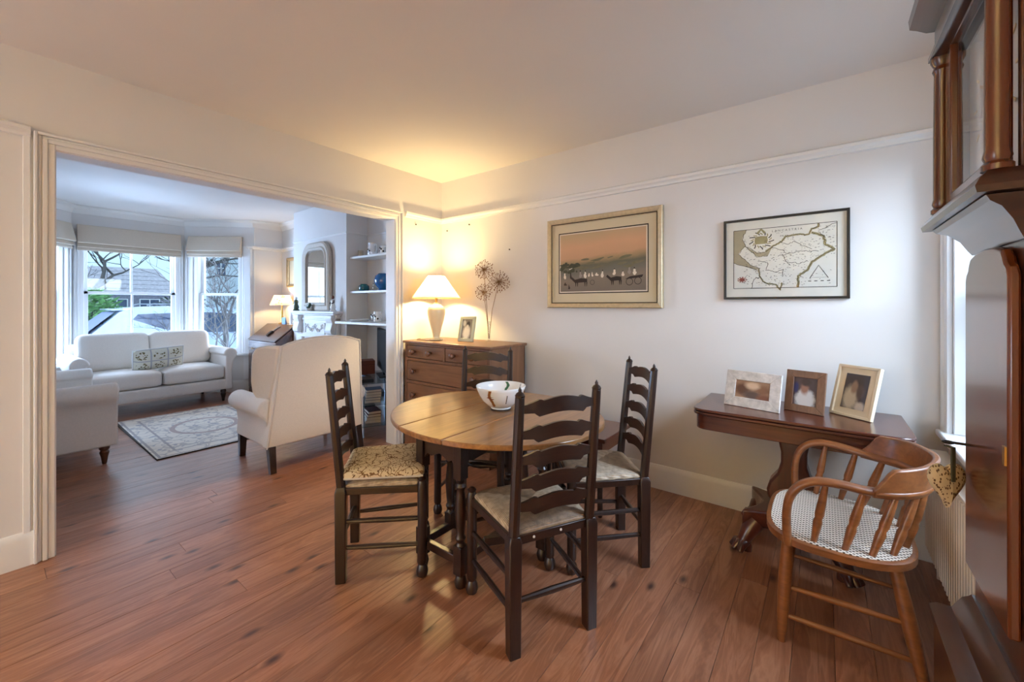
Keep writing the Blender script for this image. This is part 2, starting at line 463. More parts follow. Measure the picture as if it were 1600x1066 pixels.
def shade_material(name, col, pattern=None, thin=0.78):
    t = NT(name)
    v = t.coords('Object', (30, 30, 30))
    f = t.noise(v, 1.2, 4)
    c = t.ramp(f, [(0.3, tuple(x * 0.9 for x in col[:3]) + (1,)), (0.7, col)])
    if pattern:
        vo = t.n('ShaderNodeTexVoronoi'); vo.inputs['Scale'].default_value = 0.9; t.l(v, vo.inputs['Vector'])
        c = t.mix(t.math('LESS_THAN', vo.outputs['Distance'], 0.3), c, pattern)
    df = t.n('ShaderNodeBsdfDiffuse'); tl = t.n('ShaderNodeBsdfTranslucent')
    t.l(c, df.inputs['Color']); t.l(c, tl.inputs['Color'])
    mx = t.n('ShaderNodeMixShader'); mx.inputs[0].default_value = thin
    t.l(df.outputs[0], mx.inputs[1]); t.l(tl.outputs[0], mx.inputs[2]); t.l(mx.outputs[0], t.out.inputs['Surface'])
    return t.m


M['shade'] = shade_material('lampshade_parchment', srgb(240, 220, 180))
M['shade_thick'] = shade_material('lampshade_thick_card', srgb(214, 180, 130), thin=0.2)
M['shade_floral'] = shade_material('lampshade_floral', srgb(238, 206, 150), srgb(196, 120, 60))

# heart: pale wood with dark flecks
t = NT('speckled_heart')
v = t.coords('Object', (150, 150, 85))
vo = t.n('ShaderNodeTexVoronoi'); vo.inputs['Scale'].default_value = 1.3; t.l(v, vo.inputs['Vector'])
t.l(t.mix(t.math('LESS_THAN', vo.outputs['Distance'], 0.36), srgb(206, 188, 152), srgb(96, 68, 44)), t.b.inputs['Base Color'])
t.set(rough=0.7)
M['heart'] = t.m
# embroidered cushion: six flower squares on linen
t = NT('embroidered_linen')
uv = t.n('ShaderNodeTexCoord').outputs['UV']
sp = t.n('ShaderNodeSeparateXYZ'); t.l(uv, sp.inputs[0])
fu = t.math('SUBTRACT', t.math('FRACT', t.math('MULTIPLY', sp.outputs[0], 3.0)), 0.5)
fv = t.math('SUBTRACT', t.math('FRACT', t.math('MULTIPLY', sp.outputs[1], 2.0)), 0.5)
rr = t.math('SQRT', t.math('ADD', t.math('MULTIPLY', fu, fu), t.math('MULTIPLY', fv, fv)))
mp = t.n('ShaderNodeMapping'); mp.inputs['Scale'].default_value = (21, 13, 1); t.l(uv, mp.inputs['Vector'])
vo = t.n('ShaderNodeTexVoronoi'); vo.inputs['Scale'].default_value = 1.0; t.l(mp.outputs[0], vo.inputs['Vector'])
fl = t.math('MULTIPLY', t.math('LESS_THAN', rr, 0.36), t.math('LESS_THAN', vo.outputs['Distance'], 0.42))
cc = t.mix(t.noise(mp.outputs[0], 0.7, 2), srgb(96, 106, 60), srgb(140, 116, 84))
grid = t.math('GREATER_THAN', t.math('MAXIMUM', t.math('ABSOLUTE', fu), t.math('ABSOLUTE', fv)), 0.455)
c = t.mix(grid, srgb(222, 220, 206), srgb(176, 178, 184))
t.l(t.mix(fl, c, cc), t.b.inputs['Base Color']); t.set(rough=0.9)
M['embroid'] = t.m


# ------------------------------------------------------------------ mesh building helpers
class MB:
    def __init__(self):
        self.bm = bmesh.new()
        self.uv = self.bm.loops.layers.uv.new('UVMap')
        self.mi = 0

    def face(self, vs):
        try:
            f = self.bm.faces.new(vs)
            f.material_index = self.mi
            return f
        except ValueError:
            return None

    def box(self, c, s, rz=0.0, mat=None):
        c = Vector(c); h = Vector(s) / 2
        R = Matrix.Rotation(rz, 3, 'Z') if mat is None else mat
        vs = [self.bm.verts.new(c + R @ Vector((x * h.x, y * h.y, z * h.z))) for x in (-1, 1) for y in (-1, 1) for z in (-1, 1)]
        for q in ((0, 1, 3, 2), (4, 6, 7, 5), (0, 4, 5, 1), (2, 3, 7, 6), (0, 2, 6, 4), (1, 5, 7, 3)):
            self.face([vs[i] for i in q])
        return vs

    def bb(self, x0, x1, y0, y1, z0, z1):
        return self.box(((x0 + x1) / 2, (y0 + y1) / 2, (z0 + z1) / 2), (abs(x1 - x0), abs(y1 - y0), abs(z1 - z0)))

    def prism(self, pts, a, b, axis='y', mat=None):
        f = {'x': lambda p, k: (k, p[0], p[1]), 'y': lambda p, k: (p[0], k, p[1]), 'z': lambda p, k: (p[0], p[1], k)}[axis]
        T = (lambda v: Vector(v)) if mat is None else (lambda v: mat @ Vector(v))
        A = [self.bm.verts.new(T(f(p, a))) for p in pts]
        B = [self.bm.verts.new(T(f(p, b))) for p in pts]
        n = len(pts)
        self.face(A[::-1]); self.face(B)
        for i in range(n):
            self.face([A[i], A[(i + 1) % n], B[(i + 1) % n], B[i]])
        return A + B

    def path(self, pts, radii, n=8, sec=None, up=None, closed=False):
        """sweep a circle (or a section of (side, up) points) along points"""
        pts = [Vector(p) for p in pts]
        if isinstance(radii, (int, float)):
            radii = [radii] * len(pts)
        rings = []
        prev = None
        for i, p in enumerate(pts):
            if closed:
                d = pts[(i + 1) % len(pts)] - pts[i - 1]
            else:
                d = pts[min(i + 1, len(pts) - 1)] - pts[max(i - 1, 0)]
            d.normalize()
            if up is not None:
                u = Vector(up)
            elif prev is None:
                u = Vector((0, 0, 1)) if abs(d.z) < 0.9 else Vector((1, 0, 0))
            else:
                u = prev
            s = d.cross(u)
            if s.length < 1e-6:
                s = d.cross(Vector((0.3, 1, 0.2)))
            s.normalize()
            u = s.cross(d).normalized()
            prev = u
            r = radii[i]
            if sec:
                ring = [self.bm.verts.new(p + s * a * r + u * b * r) for a, b in sec]
            else:
                ring = [self.bm.verts.new(p + s * math.cos(k * 2 * PI / n) * r + u * math.sin(k * 2 * PI / n) * r) for k in range(n)]
            rings.append(ring)
        m = len(rings[0])
        rng = range(len(rings) if closed else len(rings) - 1)
        for i in rng:
            A, B = rings[i], rings[(i + 1) % len(rings)]
            for k in range(m):
                self.face([A[k], A[(k + 1) % m], B[(k + 1) % m], B[k]])
        if not closed:
            self.face(rings[0][::-1]); self.face(rings[-1])
        return [v for r_ in rings for v in r_]

    def tube(self, a, b, r0, r1=None, n=10):
        return self.path([a, b], [r0, r0 if r1 is None else r1], n)

    def lathe(self, prof, c=(0, 0, 0), n=20, axis='z', caps=True):
        c = Vector(c)
        def P(r, h, k):
            a = 2 * PI * k / n
            x, y = r * math.cos(a), r * math.sin(a)
            return c + Vector({'z': (x, y, h), 'x': (h, x, y), 'y': (x, h, y)}[axis])
        rings = [[self.bm.verts.new(P(max(r, 1e-4), h, k)) for k in range(n)] for r, h in prof]
        for A, B in zip(rings, rings[1:]):
            for k in range(n):
                self.face([A[k], A[(k + 1) % n], B[(k + 1) % n], B[k]])
        if caps:
            self.face(rings[0][::-1]); self.face(rings[-1])
        return [v for r_ in rings for v in r_]

    def rbox(self, c, s, r, n=6, mat=None, puff=0.0):
        """rounded (upholstered) box; puff swells the z faces"""
        tmp = bmesh.new()
        bmesh.ops.create_cube(tmp, size=2.0)
        bmesh.ops.subdivide_edges(tmp, edges=tmp.edges[:], cuts=n, use_grid_fill=True)
        h = Vector(s) / 2
        r = min(r, h.x, h.y, h.z)
        mp = {}
        out = []
        for v in tmp.verts:
            q = []
            for i in range(3):
                lim = h[i] - r
                # spread the grid so that the outer cells make the round
                k = v.co[i]
                q.append(k * h[i])
            q = Vector(q)
            inner = Vector([max(-(h[i] - r), min(h[i] - r, q[i])) for i in range(3)])
            d = q - inner
            if d.length > 1e-9:
                # project onto the rounded shell along the outward direction
                m = max(abs(d[i]) for i in range(3))
                p = inner + d.normalized() * r if m > 1e-9 else q
            else:
                p = q
            if puff:
                fx = max(0.0, 1 - (q.x / h.x) ** 2); fy = max(0.0, 1 - (q.y / h.y) ** 2)
                p.z += math.copysign(puff * (fx * fy) ** 0.6, v.co.z) if abs(v.co.z) > 0.01 else 0
            if mat is not None:
                p = mat @ p
            nv = self.bm.verts.new(Vector(c) + p)
            mp[v] = nv; out.append(nv)
        for f in tmp.faces:
            self.face([mp[v] for v in f.verts])
        tmp.free()
        return out

    def quad(self, a, b, c, d):
        vs = [self.bm.verts.new(Vector(p)) for p in (a, b, c, d)]
        f = self.face(vs)
        for lp, uv in zip(f.loops, ((0, 0), (1, 0), (1, 1), (0, 1))):
            lp[self.uv].uv = uv
        return f

    def poly(self, pts):
        return self.face([self.bm.verts.new(Vector(p)) for p in pts])

    def build(self, name, mat, parent=None, bevel=0.0, smooth=True, off=None, kind=None, angle=35, subsurf=0):
        bm = self.bm
        if off is not None:
            bmesh.ops.translate(bm, verts=bm.verts[:], vec=-Vector(off))
        bmesh.ops.recalc_face_normals(bm, faces=bm.faces[:])
        me = bpy.data.meshes.new(name)
        bm.to_mesh(me); bm.free()
        for m_ in (mat if isinstance(mat, (list, tuple)) else [mat]):
            me.materials.append(M[m_] if isinstance(m_, str) else m_)
        if smooth:
            me.shade_smooth()
            me.set_sharp_from_angle(angle=math.radians(angle))
        o = bpy.data.objects.new(name, me)
        COL.objects.link(o)
        if parent is not None:
            o.parent = parent
        if bevel:
            b = o.modifiers.new('bevel', 'BEVEL'); b.width = bevel; b.segments = 2; b.limit_method = 'ANGLE'
            b.angle_limit = math.radians(40)
        if subsurf:
            s = o.modifiers.new('subsurf', 'SUBSURF'); s.levels = subsurf; s.render_levels = subsurf
        if kind:
            o['kind'] = kind
        return o


def tag(o, label, cat, group=None, kind=None):
    o['label'] = label
    o['category'] = cat
    if group:
        o['group'] = group
    if kind:
        o['kind'] = kind
    return o


def thing(name, label, cat, loc=(0, 0, 0), rz=0.0, group=None):
    o = bpy.data.objects.new(name, None)
    o.empty_display_size = 0.1
    COL.objects.link(o)
    o.location = loc
    o.rotation_euler = (0, 0, rz)
    return tag(o, label, cat, group)


def dup(root, loc, rz, label, group=None):
    r = root.copy(); COL.objects.link(r); r.location = loc; r.rotation_euler = (0, 0, rz)
    r['label'] = label
    if group:
        r['group'] = group
    for ch in root.children:
        c = ch.copy(); COL.objects.link(c); c.parent = r
        for g in ch.children:
            d_ = g.copy(); COL.objects.link(d_); d_.parent = c
    return r


def struct(o):
    o['kind'] = 'structure'
    return o


# ------------------------------------------------------------------ the setting
XL, YB, XR, H = -3.222, 2.986, 0.50, 2.613       # dining room: left wall, back wall, right wall, ceiling
XL2 = -3.342                                      # front-room face of the left wall
XF, XBAY = -6.96, -7.70                           # front wall, bay front
YN, YN2 = -2.20, -0.35                            # near walls of the two rooms
O0, O1, OH = 0.247, 2.392, 2.135                  # the wide opening
BR_Y, BR0, BR1 = 2.70, -5.93, -4.58               # chimney breast
W0, W1, WS, WH = 1.50, 2.90, 0.66, 2.15           # right-hand window

# floor
m = MB(); m.bb(-7.9, XR + 0.3, YN - 0.1, YB + 0.2, -0.14, -0.024)
floor = struct(m.build('floor', 'subfloor'))
x = XR + 0.01
nb = 0
while x > -7.72:
    w = random.choice((0.112, 0.118, 0.124, 0.13))
    ylo, yhi = YN, YB + 0.005
    if x - w < XL2:
        ylo = YN2
    if x - w < XF - 0.02:
        k = (XF - (x - w)) / (XF - XBAY)
        ylo, yhi = 0.07 + 0.66 * k, 2.56 - 0.66 * k
    y = ylo
    first = True
    while y < yhi - 0.02:
        ln = random.uniform(1.7, 3.4) if not first else random.uniform(0.8, 3.0)
        first = False
        y1 = min(yhi, y + ln)
        if yhi - y1 < 0.4:
            y1 = yhi
        m = MB(); m.bb(x - w + 0.0006, x - 0.0006, y + 0.0006, y1 - 0.0006, -0.022, random.uniform(-0.0008, 0.0))
        m.build('floorboard', 'floor', floor, bevel=0.0009, smooth=False)
        nb += 1
        y = y1
    x -= w

# ceiling
m = MB(); m.bb(-8.0, XR + 0.4, YN - 0.2, YB + 0.25, H, H + 0.12)
struct(m.build('ceiling', 'ceiling'))
# back wall of both rooms
m = MB(); m.bb(XF - 0.2, XR + 0.35, YB, YB + 0.2, -0.02, H)
struct(m.build('wall_back', 'wall'))
# left wall with the opening
m = MB()
m.bb(XL2, XL, YN, O0, -0.02, H); m.bb(XL2, XL, O1, YB, -0.02, H); m.bb(XL2, XL, O0, O1, OH, H)
struct(m.build('wall_left', 'wall', smooth=False))
# right wall with its window
m = MB()
m.bb(XR, XR + 0.32, YN - 0.2, W0, -0.02, H); m.bb(XR, XR + 0.32, W1, YB, -0.02, H)
m.bb(XR, XR + 0.32, W0, W1, -0.02, WS); m.bb(XR, XR + 0.32, W0, W1, WH, H)
struct(m.build('wall_right', 'wall', smooth=False))
GD0, GD1, GDH = -3.15, -1.75, 2.2  # opening made for the added doors and their fill lamp
m = MB(); m.bb(XL2, GD0, YN - 0.2, YN, -0.02, H); m.bb(GD1, XR + 0.3, YN - 0.2, YN, -0.02, H); m.bb(GD0, GD1, YN - 0.2, YN, GDH, H)
struct(m.build('wall_near', 'wall', smooth=False))
m = MB(); m.bb(XF - 0.2, XL2, YN2 - 0.2, YN2, -0.02, H)
struct(m.build('wall_front_room_near', 'wall', smooth=False))
m = MB(); m.bb(XF - 0.2, XF, YN2, 0.07, -0.02, H); m.bb(XF - 0.2, XF, 2.56, YB, -0.02, H)
struct(m.build('wall_front', 'wall', smooth=False))
m = MB(); m.bb(BR0, BR1, BR_Y, YB, -0.01, H)
struct(m.build('wall_chimney_breast', 'wall', smooth=False))

# bay: three faces with windows
BSILL, BHEAD, BMEET = 0.56, 2.27, 1.485
bay = [('wall_bay_left', (XF, 0.07), (XBAY, 0.73), 'window_1'), ('wall_bay_centre', (XBAY, 0.73), (XBAY, 1.90), 'window_2'),
       ('wall_bay_right', (XBAY, 1.90), (XF, 2.56), 'window_3')]


def seg_mat(p0, p1):
    p0 = Vector((p0[0], p0[1], 0)); p1 = Vector((p1[0], p1[1], 0))
    d = (p1 - p0); L = d.length; d.normalize()
    nrm = Vector((-d.y, d.x, 0))            # left of travel
    R = Matrix(((d.x, nrm.x, 0), (d.y, nrm.y, 0), (0, 0, 1)))
    return p0, R, L


def lbox(mb, p0, R, x0, x1, y0, y1, z0, z1):
    c = p0 + R @ Vector(((x0 + x1) / 2, (y0 + y1) / 2, (z0 + z1) / 2))
    mb.box(c, (abs(x1 - x0), abs(y1 - y0), abs(z1 - z0)), mat=R)


def sash_window(root_name, p0, R, L, mx, sill, head, meet, bars, yin, catch=True):
    """box-sash window in a wall face; +y of R is towards the inside when yin = 1"""
    root = bpy.data.objects.new(root_name, None); COL.objects.link(root); root.location = p0 + R @ Vector((L / 2, 0, sill)); root['kind'] = 'structure'
    off = root.location
    a, b = mx, L - mx
    s = yin
    m = MB()                                                     # box frame
    for x0, x1 in ((a, a + 0.045), (b - 0.045, b)):
        lbox(m, p0, R, x0, x1, -0.10 * s, 0.02 * s, sill, head)
    lbox(m, p0, R, a, b, -0.10 * s, 0.02 * s, head - 0.045, head); lbox(m, p0, R, a, b, -0.10 * s, 0.02 * s, sill, sill + 0.03)
    fr = m.build('frame', 'white_gloss', root, bevel=0.003, off=off)
    for nm, z0, z1, y in (('upper_sash', meet - 0.02, head - 0.045, -0.075 * s), ('lower_sash', sill + 0.03, meet + 0.02, -0.03 * s)):
        x0, x1 = a + 0.045, b - 0.045
        m = MB()
        st = 0.042
        lbox(m, p0, R, x0, x0 + st, y - 0.02, y + 0.02, z0, z1); lbox(m, p0, R, x1 - st, x1, y - 0.02, y + 0.02, z0, z1)
        lbox(m, p0, R, x0, x1, y - 0.02, y + 0.02, z1 - 0.036, z1)
        lbox(m, p0, R, x0, x1, y - 0.02, y + 0.02, z0, z0 + (0.07 if nm == 'lower_sash' else 0.036))
        sash = m.build(nm, 'white_gloss', root, bevel=0.003, off=off)
        for k in range(bars):
            xb = x0 + (x1 - x0) * (k + 1) / (bars + 1)
            m = MB(); lbox(m, p0, R, xb - 0.011, xb + 0.011, y - 0.018, y + 0.018, z0 + 0.02, z1 - 0.02)
            m.build('glazing_bar', 'white_gloss', sash, bevel=0.003, off=off)
        for k in range(bars + 1):
            xa = x0 + (x1 - x0) * k / (bars + 1); xb = x0 + (x1 - x0) * (k + 1) / (bars + 1)
            m = MB()
            q = [p0 + R @ Vector(v) for v in ((xa + 0.008, y, z0 + 0.02), (xb - 0.008, y, z0 + 0.02), (xb - 0.008, y, z1 - 0.02), (xa + 0.008, y, z1 - 0.02))]
            m.quad(*q)
            m.build('pane', 'pane', sash, off=off, smooth=False)
    return root


for nm, a, b, wn in bay:
    p0, R, L = seg_mat(a, b)
    # travel from low y to high y along -x side: left of travel points to -x (outside) -> inside is -y of R
    mg = 0.065 if wn == 'window_2' else 0.16
    m = MB()
    lbox(m, p0, R, -0.02, L + 0.02, 0, 0.14, -0.02, BSILL)
    lbox(m, p0, R, -0.02, L + 0.02, 0, 0.14, BHEAD, H)
    lbox(m, p0, R, -0.02, mg, 0, 0.14, BSILL, BHEAD); lbox(m, p0, R, L - mg, L + 0.02, 0, 0.14, BSILL, BHEAD)
    struct(m.build(nm, 'wall', smooth=False))
    sash_window(wn, p0, R, L, mg, BSILL, BHEAD, BMEET, 1 if wn == 'window_2' else 0, -1)

# bay window board (sill) and reeded casings
m = MB()
for nm, a, b, wn in bay:
    p0, R, L = seg_mat(a, b)
    lbox(m, p0, R, 0.0, L, -0.085, 0.0, BSILL - 0.005, BSILL + 0.028)
struct(m.build('trim_1', 'white_gloss', bevel=0.006))
m = MB()
for nm, a, b, wn in bay:
    p0, R, L = seg_mat(a, b)
    mg = 0.065 if wn == 'window_2' else 0.16
    for x0, x1 in ((0.012, mg + 0.01), (L - mg - 0.01, L - 0.012)):
        wd = x1 - x0
        lbox(m, p0, R, x0, x1, -0.018, 0.0, BSILL + 0.028, BHEAD - 0.05)
        for k in (0.25, 0.75):
            lbox(m, p0, R, x0 + wd * k - 0.008, x0 + wd * k + 0.008, -0.028, -0.018, BSILL + 0.028, BHEAD - 0.05)
struct(m.build('trim_2', 'white_gloss', bevel=0.004))

# front-room cornice and picture rail
def run(mb, pts, prof):
    """sweep a profile [(out, z)] along a polyline of wall points, 'out' to the right-hand side of travel"""
    P = [Vector((p[0], p[1], 0)) for p in pts]
    rings = []
    for i, p in enumerate(P):
        if i == 0:
            d = (P[1] - P[0]).normalized(); n_ = Vector((d.y, -d.x, 0)); k = 1
        elif i == len(P) - 1:
            d = (P[-1] - P[-2]).normalized(); n_ = Vector((d.y, -d.x, 0)); k = 1
        else:
            d0 = (P[i] - P[i - 1]).normalized(); d1 = (P[i + 1] - P[i]).normalized()
            n0 = Vector((d0.y, -d0.x, 0)); n1 = Vector((d1.y, -d1.x, 0))
            n_ = (n0 + n1).normalized(); k = 1 / max(0.3, n_.dot(n0))
        rings.append([mb.bm.verts.new(p + n_ * o * k + Vector((0, 0, z))) for o, z in prof])
    m_ = len(prof)
    for A, B in zip(rings, rings[1:]):
        for j in range(m_):
            mb.face([A[j], A[(j + 1) % m_], B[(j + 1) % m_], B[j]])
    mb.face(rings[0][::-1]); mb.face(rings[-1])


CORN = [(0, H - 0.10), (0.015, H - 0.10), (0.02, H - 0.085), (0.045, H - 0.04), (0.085, H - 0.016), (0.09, H), (0, H)]
RAIL = [(0, 2.175), (0.016, 2.178), (0.02, 2.192), (0.034, 2.205), (0.036, 2.222), (0.022, 2.232), (0, 2.234)]
m = MB()
run(m, [(XF, YN2), (XF, 0.07), (XBAY, 0.73), (XBAY, 1.90), (XF, 2.56), (XF, YB), (BR0, YB)], CORN)
struct(m.build('trim_3', 'trim', angle=25))
m = MB()
run(m, [(-7.02, 2.507), (XF, 2.56), (XF, YB), (BR0, YB)], RAIL)
run(m, [(BR0, YB), (BR0, BR_Y), (BR1, BR_Y), (BR1, YB), (XL2, YB)], [(o * 0.4, 2.185 + (z - 2.175) * 0.4) for o, z in RAIL])
struct(m.build('trim_4', 'trim', angle=25))
# pilaster strip at the bay's right end
m = MB(); p0, R, L = seg_mat(*[bay[2][1], bay[2][2]])
lbox(m, p0, R, L - 0.12, L - 0.02, -0.03, 0, 0.19, 2.17)
struct(m.build('trim_5', 'white_gloss', bevel=0.005))

# dining picture rail
m = MB()
run(m, [(XL, O1 + 0.115), (XL, YB), (XR, YB), (XR, W1 + 0.06)], RAIL)
struct(m.build('trim_6', 'trim', angle=25))
m = MB()
run(m, [(XL, YN), (XL, O0 - 0.085)], RAIL)
struct(m.build('trim_7', 'trim', angle=25))

# skirtings
SK = [(0, 0), (0.02, 0), (0.02, 0.135), (0.016, 0.148), (0.012, 0.160), (0.006, 0.168), (0, 0.17)]
for nm, pts in (('baseboard_back', [(XL, YB), (XR, YB)]), ('baseboard_left', [(XL, YN), (XL, O0 - 0.055)]),
                ('baseboard_left_far', [(XL, O1 + 0.115), (XL, YB)]), ('baseboard_right', [(XR, YB), (XR, YN)]),
                ('baseboard_front_room', [(XF, YN2), (XF, 0.07), (XBAY, 0.73), (XBAY, 1.90), (XF, 2.56), (XF, YB), (BR0, YB), (BR0, BR_Y), (-5.70, BR_Y)]),
                ('baseboard_alcove', [(-4.70, BR_Y), (BR1, BR_Y), (BR1, YB), (XL2, YB), (XL2, O1 + 0.01)])):
    m = MB(); run(m, pts, SK); struct(m.build(nm, 'trim', angle=25))

# architrave round the opening: three stepped bands each side and over the head
def architrave(mb, x_face, out, y0, y1, zt, w):
    for (a, b, t_) in ((0.0, 0.35, 0.018), (0.35, 0.62, 0.026), (0.62, 0.82, 0.018), (0.82, 1.0, 0.034)):
        u0, u1 = a * w, b * w
        xa, xb = x_face, x_face + out * t_
        mb.bb(xa, xb, y0 - u1, y0 - u0, 0, zt + u1)
        mb.bb(xa, xb, y1 + u0, y1 + u1, 0, zt + u1)
        mb.bb(xa, xb, y0 - u0, y1 + u0, zt + u0, zt + u1)


m = MB()
architrave(m, XL, 1, O0, O1, OH, 0.075)
struct(m.build('trim_8', 'trim', bevel=0.004, smooth=True))
# flat strip and groove left of the architrave, plus the jamb lining
m = MB(); m.bb(XL, XL + 0.01, O0 - 0.11, O0 - 0.085, 0.16, 2.19)
struct(m.build('trim_9', 'trim', bevel=0.003))
m = MB()
m.bb(XL2 - 0.012, XL + 0.004, O0 - 0.012, O0 + 0.004, 0, OH); m.bb(XL2 - 0.012, XL + 0.004, O1 - 0.004, O1 + 0.012, 0, OH)
m.bb(XL2 - 0.012, XL + 0.004, O0, O1, OH - 0.004, OH + 0.012)
struct(m.build('trim_10', 'trim', bevel=0.002))

# unseen glazed doors behind the camera, added to let fill light in
for k in (0, 1):
    dw = (GD1 - GD0) / 2
    xa = GD0 + dw * k
    root = bpy.data.objects.new(f'door_{k + 1}', None); COL.objects.link(root); root.location = (xa + dw / 2, YN - 0.08, 0); root['kind'] = 'structure'
    m = MB()
    for q in ((xa, xa + 0.08, 0, GDH), (xa + dw - 0.08, xa + dw, 0, GDH), (xa + 0.08, xa + dw - 0.08, 0, 0.2), (xa + 0.08, xa + dw - 0.08, GDH - 0.08, GDH)):
        m.bb(q[0], q[1], YN - 0.10, YN - 0.06, q[2], q[3])
    m.build('door_frame', 'white_gloss', root, bevel=0.003, off=root.location)
    m = MB(); m.quad((xa + 0.07, YN - 0.08, 0.19), (xa + dw - 0.07, YN - 0.08, 0.19), (xa + dw - 0.07, YN - 0.08, GDH - 0.07), (xa + 0.07, YN - 0.08, GDH - 0.07))
    m.build('pane', 'pane', root, off=root.location, smooth=False)

# right-hand window: sash, casing, sill
p0, R, L = seg_mat((XR + 0.14, W1), (XR + 0.14, W0))
sash_window('window_4', p0, R, L, 0.01, WS + 0.02, WH, 1.42, 1, -1)
m = MB()
m.bb(XR - 0.022, XR, W1 - 0.005, W1 + 0.068, WS - 0.02, WH + 0.07); m.bb(XR - 0.032, XR, W1 + 0.05, W1 + 0.072, WS - 0.02, WH + 0.07)
m.bb(XR - 0.022, XR, W0 - 0.068, W0 + 0.005, WS - 0.02, WH + 0.07); m.bb(XR - 0.022, XR, W0 - 0.068, W1 + 0.068, WH, WH + 0.07)
m.bb(XR, XR + 0.14, W1 - 0.02, W1, WS + 0.03, WH); m.bb(XR, XR + 0.14, W0, W0 + 0.02, WS + 0.03, WH)
struct(m.build('trim_11', 'white_gloss', bevel=0.004))
m = MB(); m.bb(XR - 0.05, XR + 0.15, W0 - 0.08, W1 + 0.075, WS, WS + 0.03)
struct(m.build('trim_12', 'white_gloss', bevel=0.008))

# ------------------------------------------------------------------ ladder-back chairs
GRP_CH = 'ladder-back chairs around the round table'


def slat_outline(w, n=36):
    top, bot = [], []
    for i in range(n + 1):
        s = -1 + 2 * i / n
        a = abs(s)
        if a > 0.58:
            k = (1 - a) / 0.42
            tz = 0.011 + 0.022 * (k ** 1.3)
        elif a > 0.5:
            tz = 0.033 - 0.007 * (0.58 - a) / 0.08
        else:
            tz = 0.026 + 0.012 * math.cos(a / 0.5 * PI / 2)
        if a > 0.70:
            bz = -0.018 - 0.004 * (1 - a)
        elif a > 0.64:
            bz = -0.020 - 0.012 * (0.70 - a) / 0.06
        else:
            bz = -0.033 + 0.014 * math.cos(a / 0.64 * PI / 2)
        top.append((s * w, tz)); bot.append((s * w, bz))
    return top, bot


